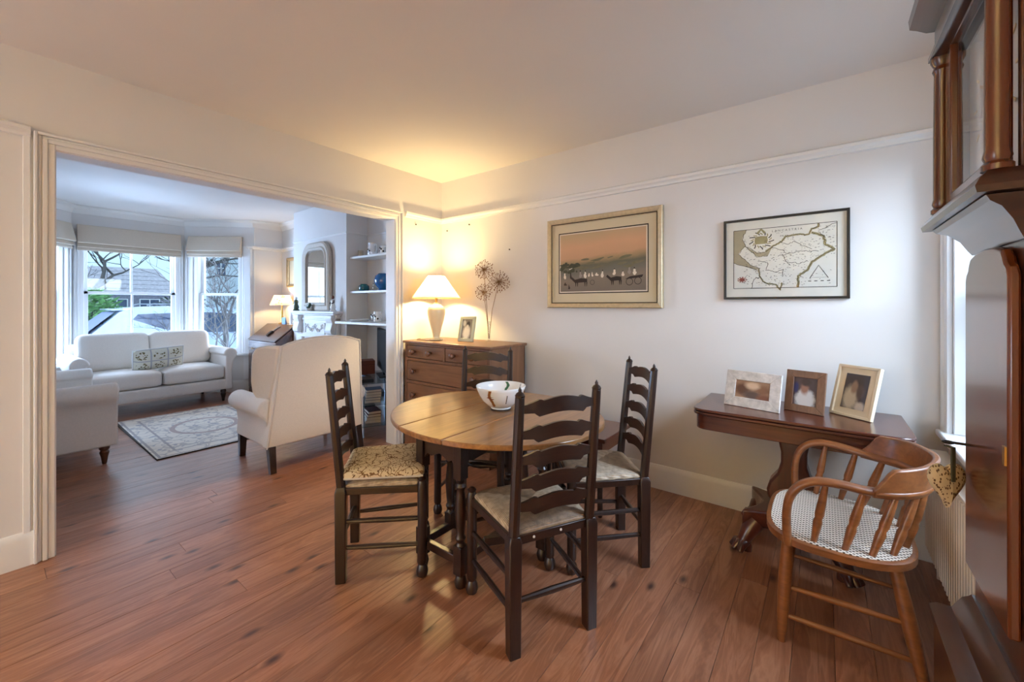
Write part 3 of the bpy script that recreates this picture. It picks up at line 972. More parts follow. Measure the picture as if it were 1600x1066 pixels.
def ladder_chair(label):
    t = thing('ladder_back_chair', label, 'chair', group=GRP_CH)
    yb, yf = -0.19, 0.19
    rake = lambda z: yb - 0.055 * max(0.0, (z - 0.44) / 0.56)
    for s in (-1, 1):
        m = MB()
        m.path([(s * 0.172, yb, 0), (s * 0.172, yb, 0.43), (s * 0.170, yb, 0.452)], [0.0235, 0.0265, 0.020], sec=[(-1, -0.85), (-0.85, -1), (0.85, -1), (1, -0.85), (1, 0.85), (0.85, 1), (-0.85, 1), (-1, 0.85)], up=(0, 1, 0))
        zs = [0.45, 0.6, 0.75, 0.9, 0.985]
        m.path([(s * 0.170, rake(z), z) for z in zs], [0.0215, 0.021, 0.020, 0.019, 0.018], n=10)
        po = m.build('back_post', 'oak', t, bevel=0.002)
        m = MB(); m.lathe([(0.018, 0.984), (0.019, 0.990), (0.014, 0.998), (0.006, 1.004), (0.007, 1.010), (0.001, 1.022)], (s * 0.170, rake(0.99), 0), 10)
        m.build('finial', 'oak', po)
    for z in (0.562, 0.652, 0.745, 0.842, 0.940):
        top, bot = slat_outline(0.158)
        m = MB()
        rings = []
        for (xt, zt), (xb, zb) in zip(top, bot):
            y = rake(z) - 0.022 * (1 - (xt / 0.158) ** 2)
            rings.append([m.bm.verts.new(p) for p in ((xt, y - 0.006, z + zb), (xt, y + 0.006, z + zb), (xt, y + 0.006, z + zt), (xt, y - 0.006, z + zt))])
        for A, B in zip(rings, rings[1:]):
            for k in range(4):
                m.face([A[k], A[(k + 1) % 4], B[(k + 1) % 4], B[k]])
        m.face(rings[0][::-1]); m.face(rings[-1])
        m.build('slat', 'oak_x', t, angle=30)
    for s in (-1, 1):
        m = MB()
        m.lathe([(0.012, 0.0), (0.024, 0.008), (0.029, 0.028), (0.025, 0.048), (0.017, 0.062), (0.023, 0.075), (0.0225, 0.26), (0.024, 0.40), (0.0235, 0.452), (0.018, 0.468), (0.021, 0.476), (0.012, 0.486), (0.002, 0.489)], (s * 0.205, yf, 0), 14)
        m.build('front_leg', 'oak', t)
    # rush seat
    m = MB()
    vs = m.rbox((0, 0, 0.452), (0.40, 0.385, 0.036), 0.018, 10)
    for v in vs:
        k = 0.86 + 0.16 * (v.co.y + 0.19) / 0.38
        d_ = max(abs(v.co.x) / 0.2, abs(v.co.y) / 0.19)
        if v.co.z > 0.455:
            ax_, ay_ = abs(v.co.x) / 0.2, abs(v.co.y) / 0.19
            v.co.z += 0.010 * min(1, 2 * (1 - d_)) - 0.010 * (1 - min(1, abs(ax_ - ay_) * 4)) * (1 if d_ > 0.1 else 0.5)
        v.co.x *= k
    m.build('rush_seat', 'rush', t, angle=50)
    # rails under the rush, pegged
    m = MB()
    m.box((0, yb, 0.432), (0.30, 0.020, 0.034)); m.box((0, yf + 0.004, 0.428), (0.37, 0.016, 0.030))
    for s in (-1, 1):
        m.path([(s * 0.176, yb + 0.02, 0.43), (s * 0.206, yf - 0.02, 0.43)], 1.0, sec=[(-0.009, -0.016), (0.009, -0.016), (0.009, 0.016), (-0.009, 0.016)], up=(0, 0, 1))
    rl = m.build('seat_rail', 'oak_x', t, bevel=0.002)
    for xx in (-0.09, 0.03):
        m = MB(); m.lathe([(0.005, yb - 0.013), (0.005, yb - 0.009)], (xx, 0, 0.434), 8, axis='y')
        m.build('peg', 'whitewash', rl)
    # turned front stretcher
    m = MB()
    m.lathe([(0.008, -0.19), (0.010, -0.15), (0.013, -0.12), (0.021, -0.08), (0.016, -0.03), (0.010, -0.008), (0.018, 0.0), (0.010, 0.008), (0.016, 0.03), (0.021, 0.08), (0.013, 0.12), (0.010, 0.15), (0.008, 0.19)], (0, yf, 0.33), 12, axis='x')
    m.build('front_stretcher', 'oak_x', t)
    for s in (-1, 1):
        for z in (0.16, 0.285):
            m = MB()
            a, b = Vector((s * 0.174, yb + 0.015, z)), Vector((s * 0.204, yf - 0.015, z))
            m.path([a, a.lerp(b, 0.5), b], [0.010, 0.013, 0.010], 10)
            m.build('side_stretcher', 'oak', t)
    m = MB(); m.path([(-0.16, yb, 0.20), (0, yb, 0.20), (0.16, yb, 0.20)], [0.010, 0.014, 0.010], 10)
    m.build('back_stretcher', 'oak_x', t)
    return t


def chair_pose(mid, facing):
    f = Vector(facing).normalized()
    c = Vector(mid) + f * 0.19
    return (c.x, c.y, 0), math.atan2(-f.x, f.y)


chair = ladder_chair('dark ladder-back chair nearest the camera, bare rush seat, back towards us')
chair.location, chair.rotation_euler.z = chair_pose((-0.85, 1.377), (-0.883, 0.468))
l_, r_ = chair_pose((-1.962, 1.17), (0.671, 0.741))
chair_left = dup(chair, l_, r_, 'dark ladder-back chair with a vine-patterned cushion, left of the round table')
l2, r2 = chair_pose((-0.842, 2.18), (-0.741, -0.671))
dup(chair, l2, r2, 'dark ladder-back chair with pale rush seat, right of the round table by the wall')
l3, r3 = chair_pose((-1.92, 2.20), (0.42, -0.90))
dup(chair, l3, r3, 'dark ladder-back chair behind the round table, in front of the pine chest')

# cushion on the left chair
cu = thing('seat_cushion', 'cream seat cushion with brown vine print on the left ladder-back chair', 'cushion', (l_[0], l_[1], 0.472), r_)
m = MB()
vs = m.rbox((0, 0.0, 0.028), (0.41, 0.40, 0.046), 0.02, 12, puff=0.010)
for v in vs:
    v.co.x *= 0.88 + 0.14 * (v.co.y + 0.2) / 0.4
    if v.co.z > 0.03:
        v.co.z += 0.004 * math.sin(v.co.x * 24 + 1) * math.cos(v.co.y * 19)
m.build('cushion_pad', 'vine', cu, angle=60)
m = MB()
ring = [(-0.178, -0.19), (0.178, -0.19), (0.206, 0.19), (-0.206, 0.19)]
m.path([(x_, y_, 0.018) for x_, y_ in ring], 0.006, 6, closed=True)
m.build('piping', 'book_a', cu)

# ------------------------------------------------------------------ round gateleg table
TX, TY, TA, TB, TZ = -1.43, 1.715, 0.600, 0.515, 0.74
tb = thing('gateleg_table', 'round dark oak gateleg table with worn plank top, white bowl on it', 'table', (TX, TY, 0))


def top_piece(x0, x1, name):
    n_ = 40
    xs = [x0 + (x1 - x0) * i / n_ for i in range(n_ + 1)]
    fy = lambda x_: TB * math.sqrt(max(0.0, 1 - (x_ / TA) ** 2))
    up_ = [(x_, fy(x_)) for x_ in xs]; dn = [(x_, -fy(x_)) for x_ in xs[::-1]]
    pts = []
    for p in up_ + dn:
        if not pts or (Vector(p) - Vector(pts[-1])).length > 1e-4:
            pts.append(p)
    if (Vector(pts[0]) - Vector(pts[-1])).length < 1e-4:
        pts.pop()
    m = MB(); m.prism(pts, TZ - 0.024, TZ, 'z')
    return m.build(name, 'table', tb, bevel=0.005, angle=30)


top_piece(-TA, -0.192, 'table_leaf'); top_piece(-0.189, 0.118, 'table_centre'); top_piece(0.121, TA, 'table_leaf')
LEG = [(0.010, 0.0), (0.024, 0.006), (0.030, 0.03), (0.024, 0.055), (0.018, 0.066)]
TURN = [(0.024, 0.20), (0.018, 0.215), (0.026, 0.235), (0.018, 0.25), (0.022, 0.28), (0.027, 0.36), (0.021, 0.44), (0.018, 0.455), (0.027, 0.475), (0.018, 0.49), (0.024, 0.51)]


def turned_leg(x_, y_, name, ztop, mat='oak'):
    m = MB()
    m.lathe(LEG, (x_, y_, 0), 14)
    m.bb(x_ - 0.025, x_ + 0.025, y_ - 0.025, y_ + 0.025, 0.066, 0.20)
    m.lathe(TURN, (x_, y_, 0), 14)
    m.bb(x_ - 0.025, x_ + 0.025, y_ - 0.025, y_ + 0.025, 0.51, ztop)
    return m.build(name, mat, tb, bevel=0.002)


FX0, FX1, FY0, FY1 = -0.185, 0.080, -0.345, 0.36
for x_ in (FX0, FX1):
    for y_ in (FY0, FY1):
        turned_leg(x_, y_, 'table_leg', 0.71)
turned_leg(-0.31, 0.005, 'gate_leg', 0.70); turned_leg(0.27, 0.06, 'gate_leg', 0.70)
# shaped apron boards
def apron(a, b, name):
    a = Vector((a[0], a[1], 0)); b = Vector((b[0], b[1], 0)); L_ = (b - a).length
    d = (b - a).normalized(); R_ = Matrix(((d.x, -d.y, 0), (d.y, d.x, 0), (0, 0, 1))).to_4x4(); R_.translation = a
    pts = [(0, 0.714), (L_, 0.714)]
    k = min(0.05, L_ * 0.2)
    pts += [(L_, 0.555), (L_ - k * 0.5, 0.56), (L_ - k, 0.585), (L_ - k * 1.4, 0.575), (L_ / 2, 0.60), (k * 1.4, 0.575), (k, 0.585), (k * 0.5, 0.56), (0, 0.555)]
    m = MB(); m.prism(pts, -0.011, 0.011, 'y', mat=R_)
    m.build(name, 'oak_x', tb, bevel=0.002)


apron((FX0, FY0), (FX1, FY0), 'apron'); apron((FX0, FY1), (FX1, FY1), 'apron')
apron((FX0, FY0), (FX0, FY1), 'apron'); apron((FX1, FY0), (FX1, FY1), 'apron')
for a, b, z in (((FX0, FY0), (FX1, FY0), 0.125), ((FX0, FY1), (FX1, FY1), 0.125), ((FX0, FY0), (FX0, FY1), 0.125), ((FX1, FY0), (FX1, FY1), 0.125),
                ((FX0, 0.2), (-0.31, 0.005), 0.14), ((FX1, -0.18), (0.27, 0.06), 0.14), ((FX0, 0.2), (-0.31, 0.005), 0.64), ((FX1, -0.18), (0.27, 0.06), 0.64)):
    m = MB(); m.path([(a[0], a[1], z), (b[0], b[1], z)], 1.0, sec=[(-0.014, -0.020), (0.014, -0.020), (0.014, 0.020), (-0.014, 0.020)], up=(0, 0, 1))
    m.build('table_stretcher', 'oak_x', tb, bevel=0.003)
for x_, y_ in ((FX0, -0.155), (FX1, 0.16)):
    m = MB(); m.bb(x_ - 0.022, x_ + 0.022, y_ - 0.022, y_ + 0.022, 0.14, 0.20); m.lathe(TURN, (x_, y_, 0), 12); m.bb(x_ - 0.022, x_ + 0.022, y_ - 0.022, y_ + 0.022, 0.51, 0.66)
    m.build('gate_post', 'oak', tb, bevel=0.002)

# low dark side table behind the dining table
st = thing('low_side_table', 'low dark wooden side table half hidden behind the right ladder-back chair', 'table', (-1.30, 2.52, 0))
m = MB(); m.bb(-0.24, 0.24, -0.21, 0.21, 0.475, 0.50); m.build('table_top', 'mahog', st, bevel=0.004)
m = MB(); m.bb(-0.215, 0.215, -0.19, 0.19, 0.40, 0.475); m.build('apron', 'mahog', st, bevel=0.003)
for sx in (-1, 1):
    for sy in (-1, 1):
        m = MB(); m.lathe([(0.014, 0), (0.018, 0.04), (0.016, 0.15), (0.021, 0.28), (0.016, 0.33), (0.021, 0.35), (0.021, 0.41)], (sx * 0.19, sy * 0.165, 0), 10); m.build('leg', 'oak', st)

# bowl
bw = thing('china_bowl', 'large white china bowl with a painted flower stem on the round table', 'bowl', (-1.435, 1.775, TZ))
prof = [(0.050, 0.0), (0.056, 0.001), (0.056, 0.012), (0.050, 0.014), (0.072, 0.024), (0.102, 0.052), (0.122, 0.085), (0.134, 0.115), (0.139, 0.130), (0.1375, 0.1325), (0.135, 0.130), (0.130, 0.113), (0.117, 0.084), (0.096, 0.052), (0.066, 0.027), (0.03, 0.018), (0.0, 0.016)]
m = MB(); m.lathe(prof, (0, 0, 0), 40, caps=False); m.build('bowl_body', 'china', bw, angle=50)
m = MB(); m.lathe([(0.052, 0.0), (0.0575, 0.0), (0.0575, 0.009), (0.052, 0.009)], (0, 0, 0), 32); m.build('foot_ring', 'ink_dark', bw)


def bowl_strip(mb, ang, w, out=True, z0=0.03, z1=0.128, wob=0.0):
    P = [(0.072, 0.024), (0.102, 0.052), (0.122, 0.085), (0.134, 0.115), (0.139, 0.130)] if out else [(0.066, 0.027), (0.096, 0.052), (0.117, 0.084), (0.130, 0.113), (0.135, 0.130)]
    def rad(z):
        for (r0, a), (r1, b) in zip(P, P[1:]):
            if a <= z <= b + 1e-6:
                return r0 + (r1 - r0) * (z - a) / (b - a)
        return P[0][0] if z < P[0][1] else P[-1][0]
    n_ = 8
    L_ = []
    for i in range(n_ + 1):
        z = z0 + (z1 - z0) * i / n_
        r = rad(z) + (0.0012 if out else -0.0016)
        w_ = w / r * (0.7 + 0.5 * abs(math.sin(i * 1.7)))
        a = ang + wob * math.sin(i * 0.9)
        L_.append([mb.bm.verts.new((r * math.cos(a + q * w_), r * math.sin(a + q * w_), z)) for q in (-0.5, 0.5)])
    for A, B in zip(L_, L_[1:]):
        mb.face([A[0], A[1], B[1], B[0]])


m = MB(); bowl_strip(m, math.radians(-78), 0.016, z1=0.125, wob=0.05); m.build('painted_stem', 'ink_brown', bw)
m = MB(); bowl_strip(m, math.radians(-36), 0.004, z0=0.05, z1=0.10); bowl_strip(m, math.radians(70), 0.004, False, 0.08, 0.125); m.build('painted_stalk', 'ink_dark', bw)
m = MB(); bowl_strip(m, math.radians(112), 0.016, False, 0.07, 0.128, 0.05); m.build('painted_leaf', 'ink_green', bw)
m = MB(); bowl_strip(m, math.radians(-79), 0.022, z0=0.075, z1=0.09, wob=0.1); m.build('painted_flower', 'ink_red', bw)

# ------------------------------------------------------------------ pine chest of drawers
CX0, CX1, CY0, CY1, CZ = -3.175, -2.115, 2.475, 2.955, 0.987
ch = thing('chest_of_drawers', 'pine chest of drawers with round knobs in the corner, lamp on top', 'chest', ((CX0 + CX1) / 2, 2.72, 0))
co = ch.location
m = MB(); m.bb(CX0 - 0.012, CX1 + 0.022, CY0 - 0.02, CY1 + 0.005, CZ - 0.024, CZ)
m.build('chest_top', 'pine', ch, bevel=0.007, off=co)
m = MB()
m.bb(CX0, CX0 + 0.022, CY0, CY1, 0.0, CZ - 0.024); m.bb(CX1 - 0.022, CX1, CY0, CY1, 0.0, CZ - 0.024)
m.bb(CX0, CX1, CY1 - 0.012, CY1, 0.05, CZ - 0.024)
rows = [(0.825, 0.945), (0.615, 0.800), (0.385, 0.590), (0.135, 0.360)]
for z in (0.945, 0.8, 0.59, 0.36, 0.1):
    m.bb(CX0 + 0.02, CX1 - 0.02, CY0, CY1, z, z + 0.025)
m.bb(CX0, CX1, CY0 - 0.006, CY0 + 0.02, 0.0, 0.10)
m.build('carcass', 'pine_z', ch, bevel=0.002, off=co)


def drawer(x0, x1, z0, z1, knobs):
    m = MB(); m.bb(x0 + 0.003, x1 - 0.003, CY0 + 0.003, CY0 + 0.36, z0 + 0.003, z1 - 0.003)
    dr = m.build('drawer', 'pine', ch, bevel=0.004, off=co)
    for kx in knobs:
        m = MB(); m.lathe([(0.010, 0.004), (0.011, -0.008), (0.009, -0.014), (0.021, -0.022), (0.027, -0.034), (0.024, -0.045), (0.012, -0.052), (0.0, -0.053)], (kx, CY0, (z0 + z1) / 2), 16, axis='y')
        m.build('knob', 'knob', dr, off=co)


cm = (CX0 + CX1) / 2
drawer(CX0 + 0.022, cm - 0.012, *rows[0], (CX0 + 0.14, CX0 + 0.36)); drawer(cm + 0.012, CX1 - 0.022, *rows[0], (CX1 - 0.40, CX1 - 0.17))
m = MB(); m.bb(cm - 0.012, cm + 0.012, CY0, CY1 - 0.02, 0.82, 0.95); m.build('drawer_divider', 'pine_z', ch, off=co)
for r in rows[1:]:
    drawer(CX0 + 0.022, CX1 - 0.022, *r, (CX0 + 0.14, CX1 - 0.16))

# table lamp
lp = thing('table_lamp', 'lit cream ceramic table lamp with parchment cone shade on the pine chest', 'lamp', (-2.95, 2.665, CZ))
m = MB()
m.lathe([(0.0, 0.0), (0.060, 0.0), (0.064, 0.006), (0.060, 0.014), (0.036, 0.020), (0.033, 0.035), (0.036, 0.06), (0.052, 0.12), (0.072, 0.19), (0.083, 0.25), (0.084, 0.285), (0.072, 0.318), (0.046, 0.334), (0.034, 0.342), (0.034, 0.350), (0.02, 0.352), (0.0, 0.352)], n=28, caps=False)
m.build('lamp_base', 'lamp_ceramic', lp, angle=50)
m = MB(); m.lathe([(0.012, 0.350), (0.012, 0.40), (0.014, 0.402), (0.014, 0.50), (0.0, 0.501)], n=12); m.build('lamp_holder', 'brass', lp)
m = MB(); m.lathe([(0.229, 0.400), (0.078, 0.612)], n=48, caps=False)
sh = m.build('lamp_shade', 'shade', lp, angle=60)
m = MB()
m.path([(0.229 * math.cos(a), 0.229 * math.sin(a), 0.400) for a in [i * 2 * PI / 48 for i in range(48)]], 0.0035, 6, closed=True)
m.path([(0.078 * math.cos(a), 0.078 * math.sin(a), 0.612) for a in [i * 2 * PI / 32 for i in range(32)]], 0.003, 6, closed=True)
m.build('shade_rim', 'gilt', sh)
m = MB(); m.path([(0.058, 0, 0.008), (0.10, -0.05, 0.004), (0.02, -0.13, 0.004), (-0.14, -0.12, 0.004), (-0.20, -0.06, 0.004), (-0.208, -0.02, 0.004)], 0.0028, 6); m.build('flex', 'rubber_cable', lp)
WARM = (1.0, 0.73, 0.33)
lamp_light('table_lamp_bulb', 'POINT', (-2.95, 2.665, CZ + 0.55), 31, WARM, shadow_soft_size=0.055)


# ------------------------------------------------------------------ photo frames
def easel_frame(name, label, loc, rz, w, h, border, frame_mat, photo_mat, tilt=0.24, mount=0.0, thick=0.016, mount_mat='mat_board'):
    t = thing(name, label, 'picture frame', loc, rz)
    R_ = Matrix.Rotation(-tilt, 4, 'X')
    def put(mb):
        bmesh.ops.transform(mb.bm, matrix=R_, verts=mb.bm.verts[:])
    m = MB()
    for q in (((-w / 2, 0), (w / 2, 0), (w / 2 - border, border), (-w / 2 + border, border)), ((-w / 2, h), (-w / 2 + border, h - border), (w / 2 - border, h - border), (w / 2, h)),
              ((-w / 2, 0), (-w / 2 + border, border), (-w / 2 + border, h - border), (-w / 2, h)), ((w / 2, 0), (w / 2, h), (w / 2 - border, h - border), (w / 2 - border, border))):
        m.prism(list(q), -thick / 2, thick / 2, 'y')
    put(m); m.build('frame', frame_mat, t, bevel=0.002)
    m = MB(); m.bb(-w / 2 + border * 0.5, w / 2 - border * 0.5, 0.002, thick / 2, border * 0.5, h - border * 0.5); put(m); m.build('back_board', 'black_frame', t)
    b = border
    if mount:
        m = MB(); m.quad((-w / 2 + b, -0.001, b), (w / 2 - b, -0.001, b), (w / 2 - b, -0.001, h - b), (-w / 2 + b, -0.001, h - b)); put(m); m.build('mount', mount_mat, t)
        b = border + mount
    m = MB(); m.quad((-w / 2 + b, -0.003, b), (w / 2 - b, -0.003, b), (w / 2 - b, -0.003, h - b), (-w / 2 + b, -0.003, h - b)); put(m); m.build('photograph', photo_mat, t)
    m = MB()
    y1 = math.sin(tilt) * h * 0.62 + thick / 2; z1 = math.cos(tilt) * h * 0.62
    m.prism([(y1 - 0.004, z1), (y1 + 0.004, z1), (y1 + h * 0.26, 0.0), (y1 + h * 0.26 - 0.008, 0.0)], -0.02, 0.02, 'x'); m.build('easel_leg', 'black_frame', t)
    return t


KZ = 0.738
easel_frame('photo_frame', 'whitewashed wooden photo frame, landscape, leftmost on the mahogany console table', (-0.33, 2.645, KZ), math.radians(-13), 0.285, 0.205, 0.054, 'whitewash', 'photo_baby', 0.26)
easel_frame('photo_frame', 'small brown wooden portrait photo frame in the middle of the console table', (-0.09, 2.715, KZ), math.radians(-17), 0.185, 0.225, 0.038, 'brown_frame', 'photo_shirt', 0.22)
easel_frame('photo_frame', 'cream portrait photo frame with cream mount, rightmost on the console table', (0.106, 2.75, KZ), math.radians(-36), 0.20, 0.272, 0.014, 'cream_frame', 'photo_couple', 0.30, mount=0.03, thick=0.024, mount_mat='cream_frame')
easel_frame('photo_frame', 'pewter photo frame with black and white picture beside the lit table lamp', (-2.60, 2.70, CZ), math.radians(8), 0.17, 0.235, 0.030, 'pewter', 'photo_mono', 0.22)

# glass stem vase and dried alliums on the chest
vz = thing('stem_vase', 'slim clear glass stem vase holding dried seed heads on the pine chest', 'vase', (-2.441, 2.845, CZ))
m = MB(); m.lathe([(0.0, 0.0), (0.034, 0.001), (0.036, 0.006), (0.014, 0.012), (0.011, 0.03), (0.012, 0.10), (0.014, 0.16), (0.0165, 0.185), (0.0145, 0.185), (0.010, 0.10), (0.0085, 0.03), (0.0, 0.022)], n=20, caps=False)
m.build('vase_body', 'clear_glass', vz, angle=50)
m = MB(); m.lathe([(0.0, 0.0215), (0.0082, 0.022), (0.0095, 0.07), (0.0, 0.0702)], n=14, caps=False); m.build('water', 'clear_glass', vz)


def allium(label, tip, r, n_, seed):
    rnd = random.Random(seed)
    base = Vector((-2.441 + rnd.uniform(-0.004, 0.004), 2.845, CZ + 0.03))
    t = thing('dried_allium', label, 'dried flower', base, 0, None)
    tip = Vector(tip) - base
    m = MB(); mid = tip * 0.5 + Vector((-0.008, 0, 0.0)); mid.x *= 0.55
    m.path([(0, 0, 0), tuple(mid * 0.4), tuple(mid), tuple(tip)], [0.0028, 0.0026, 0.0024, 0.002], 6); m.build('stem', 'straw', t)
    m = MB(); m2 = MB()
    for i in range(n_):
        z = 1 - 2 * (i + 0.5) / n_; a = i * 2.399963
        d = Vector((math.sqrt(1 - z * z) * math.cos(a), math.sqrt(1 - z * z) * math.sin(a), z)) * r * rnd.uniform(0.8, 1.08)
        m.path([tuple(tip), tuple(tip + d)], [0.0012, 0.0009], 3)
        p = tip + d
        m2.lathe([(0.0, -0.007), (0.0048, 0.0), (0.0, 0.008)], p, 5, caps=False)
    hd = m.build('umbel_stalks', 'straw', t)
    m2.build('seed_capsules', 'seed', t)['kind'] = 'stuff'
    hd['kind'] = 'stuff'


allium('tallest dried allium seed head in the stem vase, upper left', (-2.483, 2.822, 1.645), 0.088, 70, 1)
allium('dried allium seed head leaning right in the stem vase', (-2.357, 2.885, 1.532), 0.096, 80, 2)
allium('smallest and lowest dried allium seed head in the stem vase', (-2.49, 2.826, 1.44), 0.078, 56, 3)

# lamp flex running down from the chest to the opening
m = MB(); m.path([(0.0, 0.0, 0.0), (0.02, -0.05, -0.04), (0.02, -0.12, -0.08), (-0.055, -0.19, -0.15), (-0.10, -0.205, -0.28), (-0.11, -0.21, -0.62)], 0.003, 6)
o = m.build('lamp_cable', 'rubber_cable'); o.location = (-3.20, 2.61, 0.64)
tag(o, 'thin brown cable running down the door jamb beside the pine chest', 'cable')


# ------------------------------------------------------------------ framed pictures on the back wall
def wall_frame(name, label, x0, x1, z0, z1, prof_w, depth, frame_mat):
    t = thing(name, label, 'picture', ((x0 + x1) / 2, YB, (z0 + z1) / 2))
    return t


w_, h_ = 0.967, 0.738
pic = thing('framed_painting', 'gilt framed beach scene with carriages and figures, left on the back wall', 'picture', (-1.397, YB, 1.667))


def mitred(mb, w, h, prof):
    """picture moulding: prof = [(inset, depth towards -y)] swept round a w x h rectangle"""
    corners = [(-1, -1), (1, -1), (1, 1), (-1, 1)]
    rings = [[mb.bm.verts.new((cx * (w / 2 - i), -d, cz * (h / 2 - i))) for i, d in prof] for cx, cz in corners]
    for k in range(4):
        A, B = rings[k], rings[(k + 1) % 4]
        for j in range(len(prof) - 1):
            mb.face([A[j], A[j + 1], B[j + 1], B[j]])


m = MB(); mitred(m, w_, h_, [(0, 0.0), (0, 0.030), (0.006, 0.036), (0.024, 0.030), (0.036, 0.022), (0.040, 0.024), (0.046, 0.020), (0.046, 0.010)])
m.build('frame', 'gilt_pale', pic, angle=20)
m = MB(); mitred(m, w_ - 0.076, h_ - 0.076, [(0.0, 0.0245), (0.006, 0.0245), (0.006, 0.02)]); m.build('frame_fillet', 'ink_dark', pic)
m = MB(); m.quad((-0.44, -0.012, -0.325), (0.44, -0.012, -0.325), (0.44, -0.012, 0.325), (-0.44, -0.012, 0.325)); m.build('mount', 'mat_board', pic)
pw, ph = 0.362, 0.235
pz = 0.0
m = MB(); mitred(m, pw * 2 + 0.034, ph * 2 + 0.034, [(0, 0.0128), (0.005, 0.0134), (0.008, 0.0128)]); m.build('mount_line', 'ink_dark', pic)
m = MB(); m.quad((-pw - 0.01, -0.0126, -ph - 0.012), (pw + 0.01, -0.0126, -ph - 0.012), (pw + 0.01, -0.0126, ph + 0.005), (-pw - 0.01, -0.0126, ph + 0.005)); m.build('print_margin', 'ink_pale', pic)
m = MB(); m.quad((-pw, -0.0132, -ph), (pw, -0.0132, -ph), (pw, -0.0132, ph), (-pw, -0.0132, ph)); m.build('print', 'beach', pic)
m = MB()
rnd = random.Random(4)
Y_ = -0.0138


def oval(mb, x_, z_, rx, rz_, mi, rot=0.0):
    mb.mi = mi
    q = []
    for k in range(9):
        a = 2 * PI * k / 9
        r = rnd.uniform(0.75, 1.15)
        px_, pz_ = rx * r * math.cos(a), rz_ * r * math.sin(a)
        q.append((x_ + px_ * math.cos(rot) - pz_ * math.sin(rot), Y_ - 0.0002 * mi - rnd.uniform(0, 0.0001), z_ + px_ * math.sin(rot) + pz_ * math.cos(rot)))
    mb.poly(q)


def fig(mb, x_, z_, h, w, mi):
    """a loosely brushed standing figure: skirt, bodice, head"""
    lean = rnd.uniform(-0.15, 0.15)
    oval(mb, x_, z_ + h * 0.25, w * 0.42, h * 0.27, mi, lean)
    oval(mb, x_ + lean * 0.02, z_ + h * 0.58, w * 0.24, h * 0.20, mi, lean)
    oval(mb, x_ + lean * 0.03, z_ + h * 0.86, w * 0.13, h * 0.10, mi if rnd.random() < 0.6 else 1)


for x_, z_, h, w, mi in ((-0.32, -0.13, 0.065, 0.032, 0), (-0.265, -0.13, 0.07, 0.022, 1), (-0.175, -0.125, 0.065, 0.034, 2), (-0.135, -0.13, 0.068, 0.036, 0),
                         (-0.10, -0.12, 0.04, 0.02, 0), (-0.07, -0.118, 0.038, 0.022, 0), (-0.03, -0.115, 0.026, 0.04, 0), (0.015, -0.13, 0.066, 0.028, 0), (0.115, -0.115, 0.056, 0.036, 0),
                         (0.185, -0.125, 0.045, 0.03, 0), (0.235, -0.115, 0.075, 0.032, 2), (0.275, -0.12, 0.06, 0.04, 0), (-0.28, -0.215, 0.04, 0.022, 1), (-0.315, -0.185, 0.028, 0.04, 1)):
    fig(m, x_, z_, h, w, mi)
oval(m, -0.262, -0.05, 0.018, 0.007, 0, 0.1)
for k in range(26):
    oval(m, rnd.uniform(-0.35, -0.20), rnd.uniform(-0.085, 0.0), rnd.uniform(0.01, 0.03), rnd.uniform(0.006, 0.018), 3)
for k in range(16):
    oval(m, rnd.uniform(-0.2, 0.35), rnd.uniform(-0.06, 0.03), rnd.uniform(0.02, 0.06), rnd.uniform(0.004, 0.012), 4, rnd.uniform(0, 0.25))
for x_, z_, l2_ in ((-0.17, -0.165, 0.11), (0.13, -0.16, 0.085)):                 # horses and carriages
    m.mi = 1
    m.poly([(x_ - l2_ / 2, Y_ - 0.0006, z_), (x_ + l2_ / 2, Y_ - 0.0006, z_ + 0.004), (x_ + l2_ / 2, Y_ - 0.0006, z_ + 0.03), (x_, Y_ - 0.0006, z_ + 0.036), (x_ - l2_ / 2, Y_ - 0.0006, z_ + 0.026), (x_ - l2_ / 2 - 0.03, Y_ - 0.0006, z_ + 0.05), (x_ - l2_ / 2 - 0.04, Y_ - 0.0006, z_ + 0.036)])
    for k in (-0.45, -0.3, 0.3, 0.45):
        m.poly([(x_ + l2_ * k, Y_ - 0.0006, z_ - 0.03), (x_ + l2_ * k + 0.004, Y_ - 0.0006, z_ - 0.03), (x_ + l2_ * k + 0.007, Y_ - 0.0006, z_ + 0.004), (x_ + l2_ * k - 0.004, Y_ - 0.0006, z_ + 0.004)])
for x_, z_, r in ((-0.07, -0.165, 0.02), (0.235, -0.17, 0.028), (0.30, -0.165, 0.028)):
    m.mi = 1
    for k in range(14):
        a, b = k * 2 * PI / 14, (k + 1) * 2 * PI / 14
        m.poly([(x_ + r * math.cos(a), Y_ - 0.0004, z_ + r * math.sin(a)), (x_ + r * math.cos(b), Y_ - 0.0004, z_ + r * math.sin(b)), (x_ + r * 0.85 * math.cos(b), Y_ - 0.0004, z_ + r * 0.85 * math.sin(b)), (x_ + r * 0.85 * math.cos(a), Y_ - 0.0004, z_ + r * 0.85 * math.sin(a))])
m.mi = 1; m.poly([(0.2, Y_ - 0.0005, -0.15), (0.33, Y_ - 0.0005, -0.14), (0.34, Y_ - 0.0005, -0.12), (0.24, Y_ - 0.0005, -0.13)])
m.build('painted_figures', ['ink_pale', 'ink_dark', 'paint_grey', 'paint_bush', 'paint_hill'], pic, smooth=False, kind='stuff')

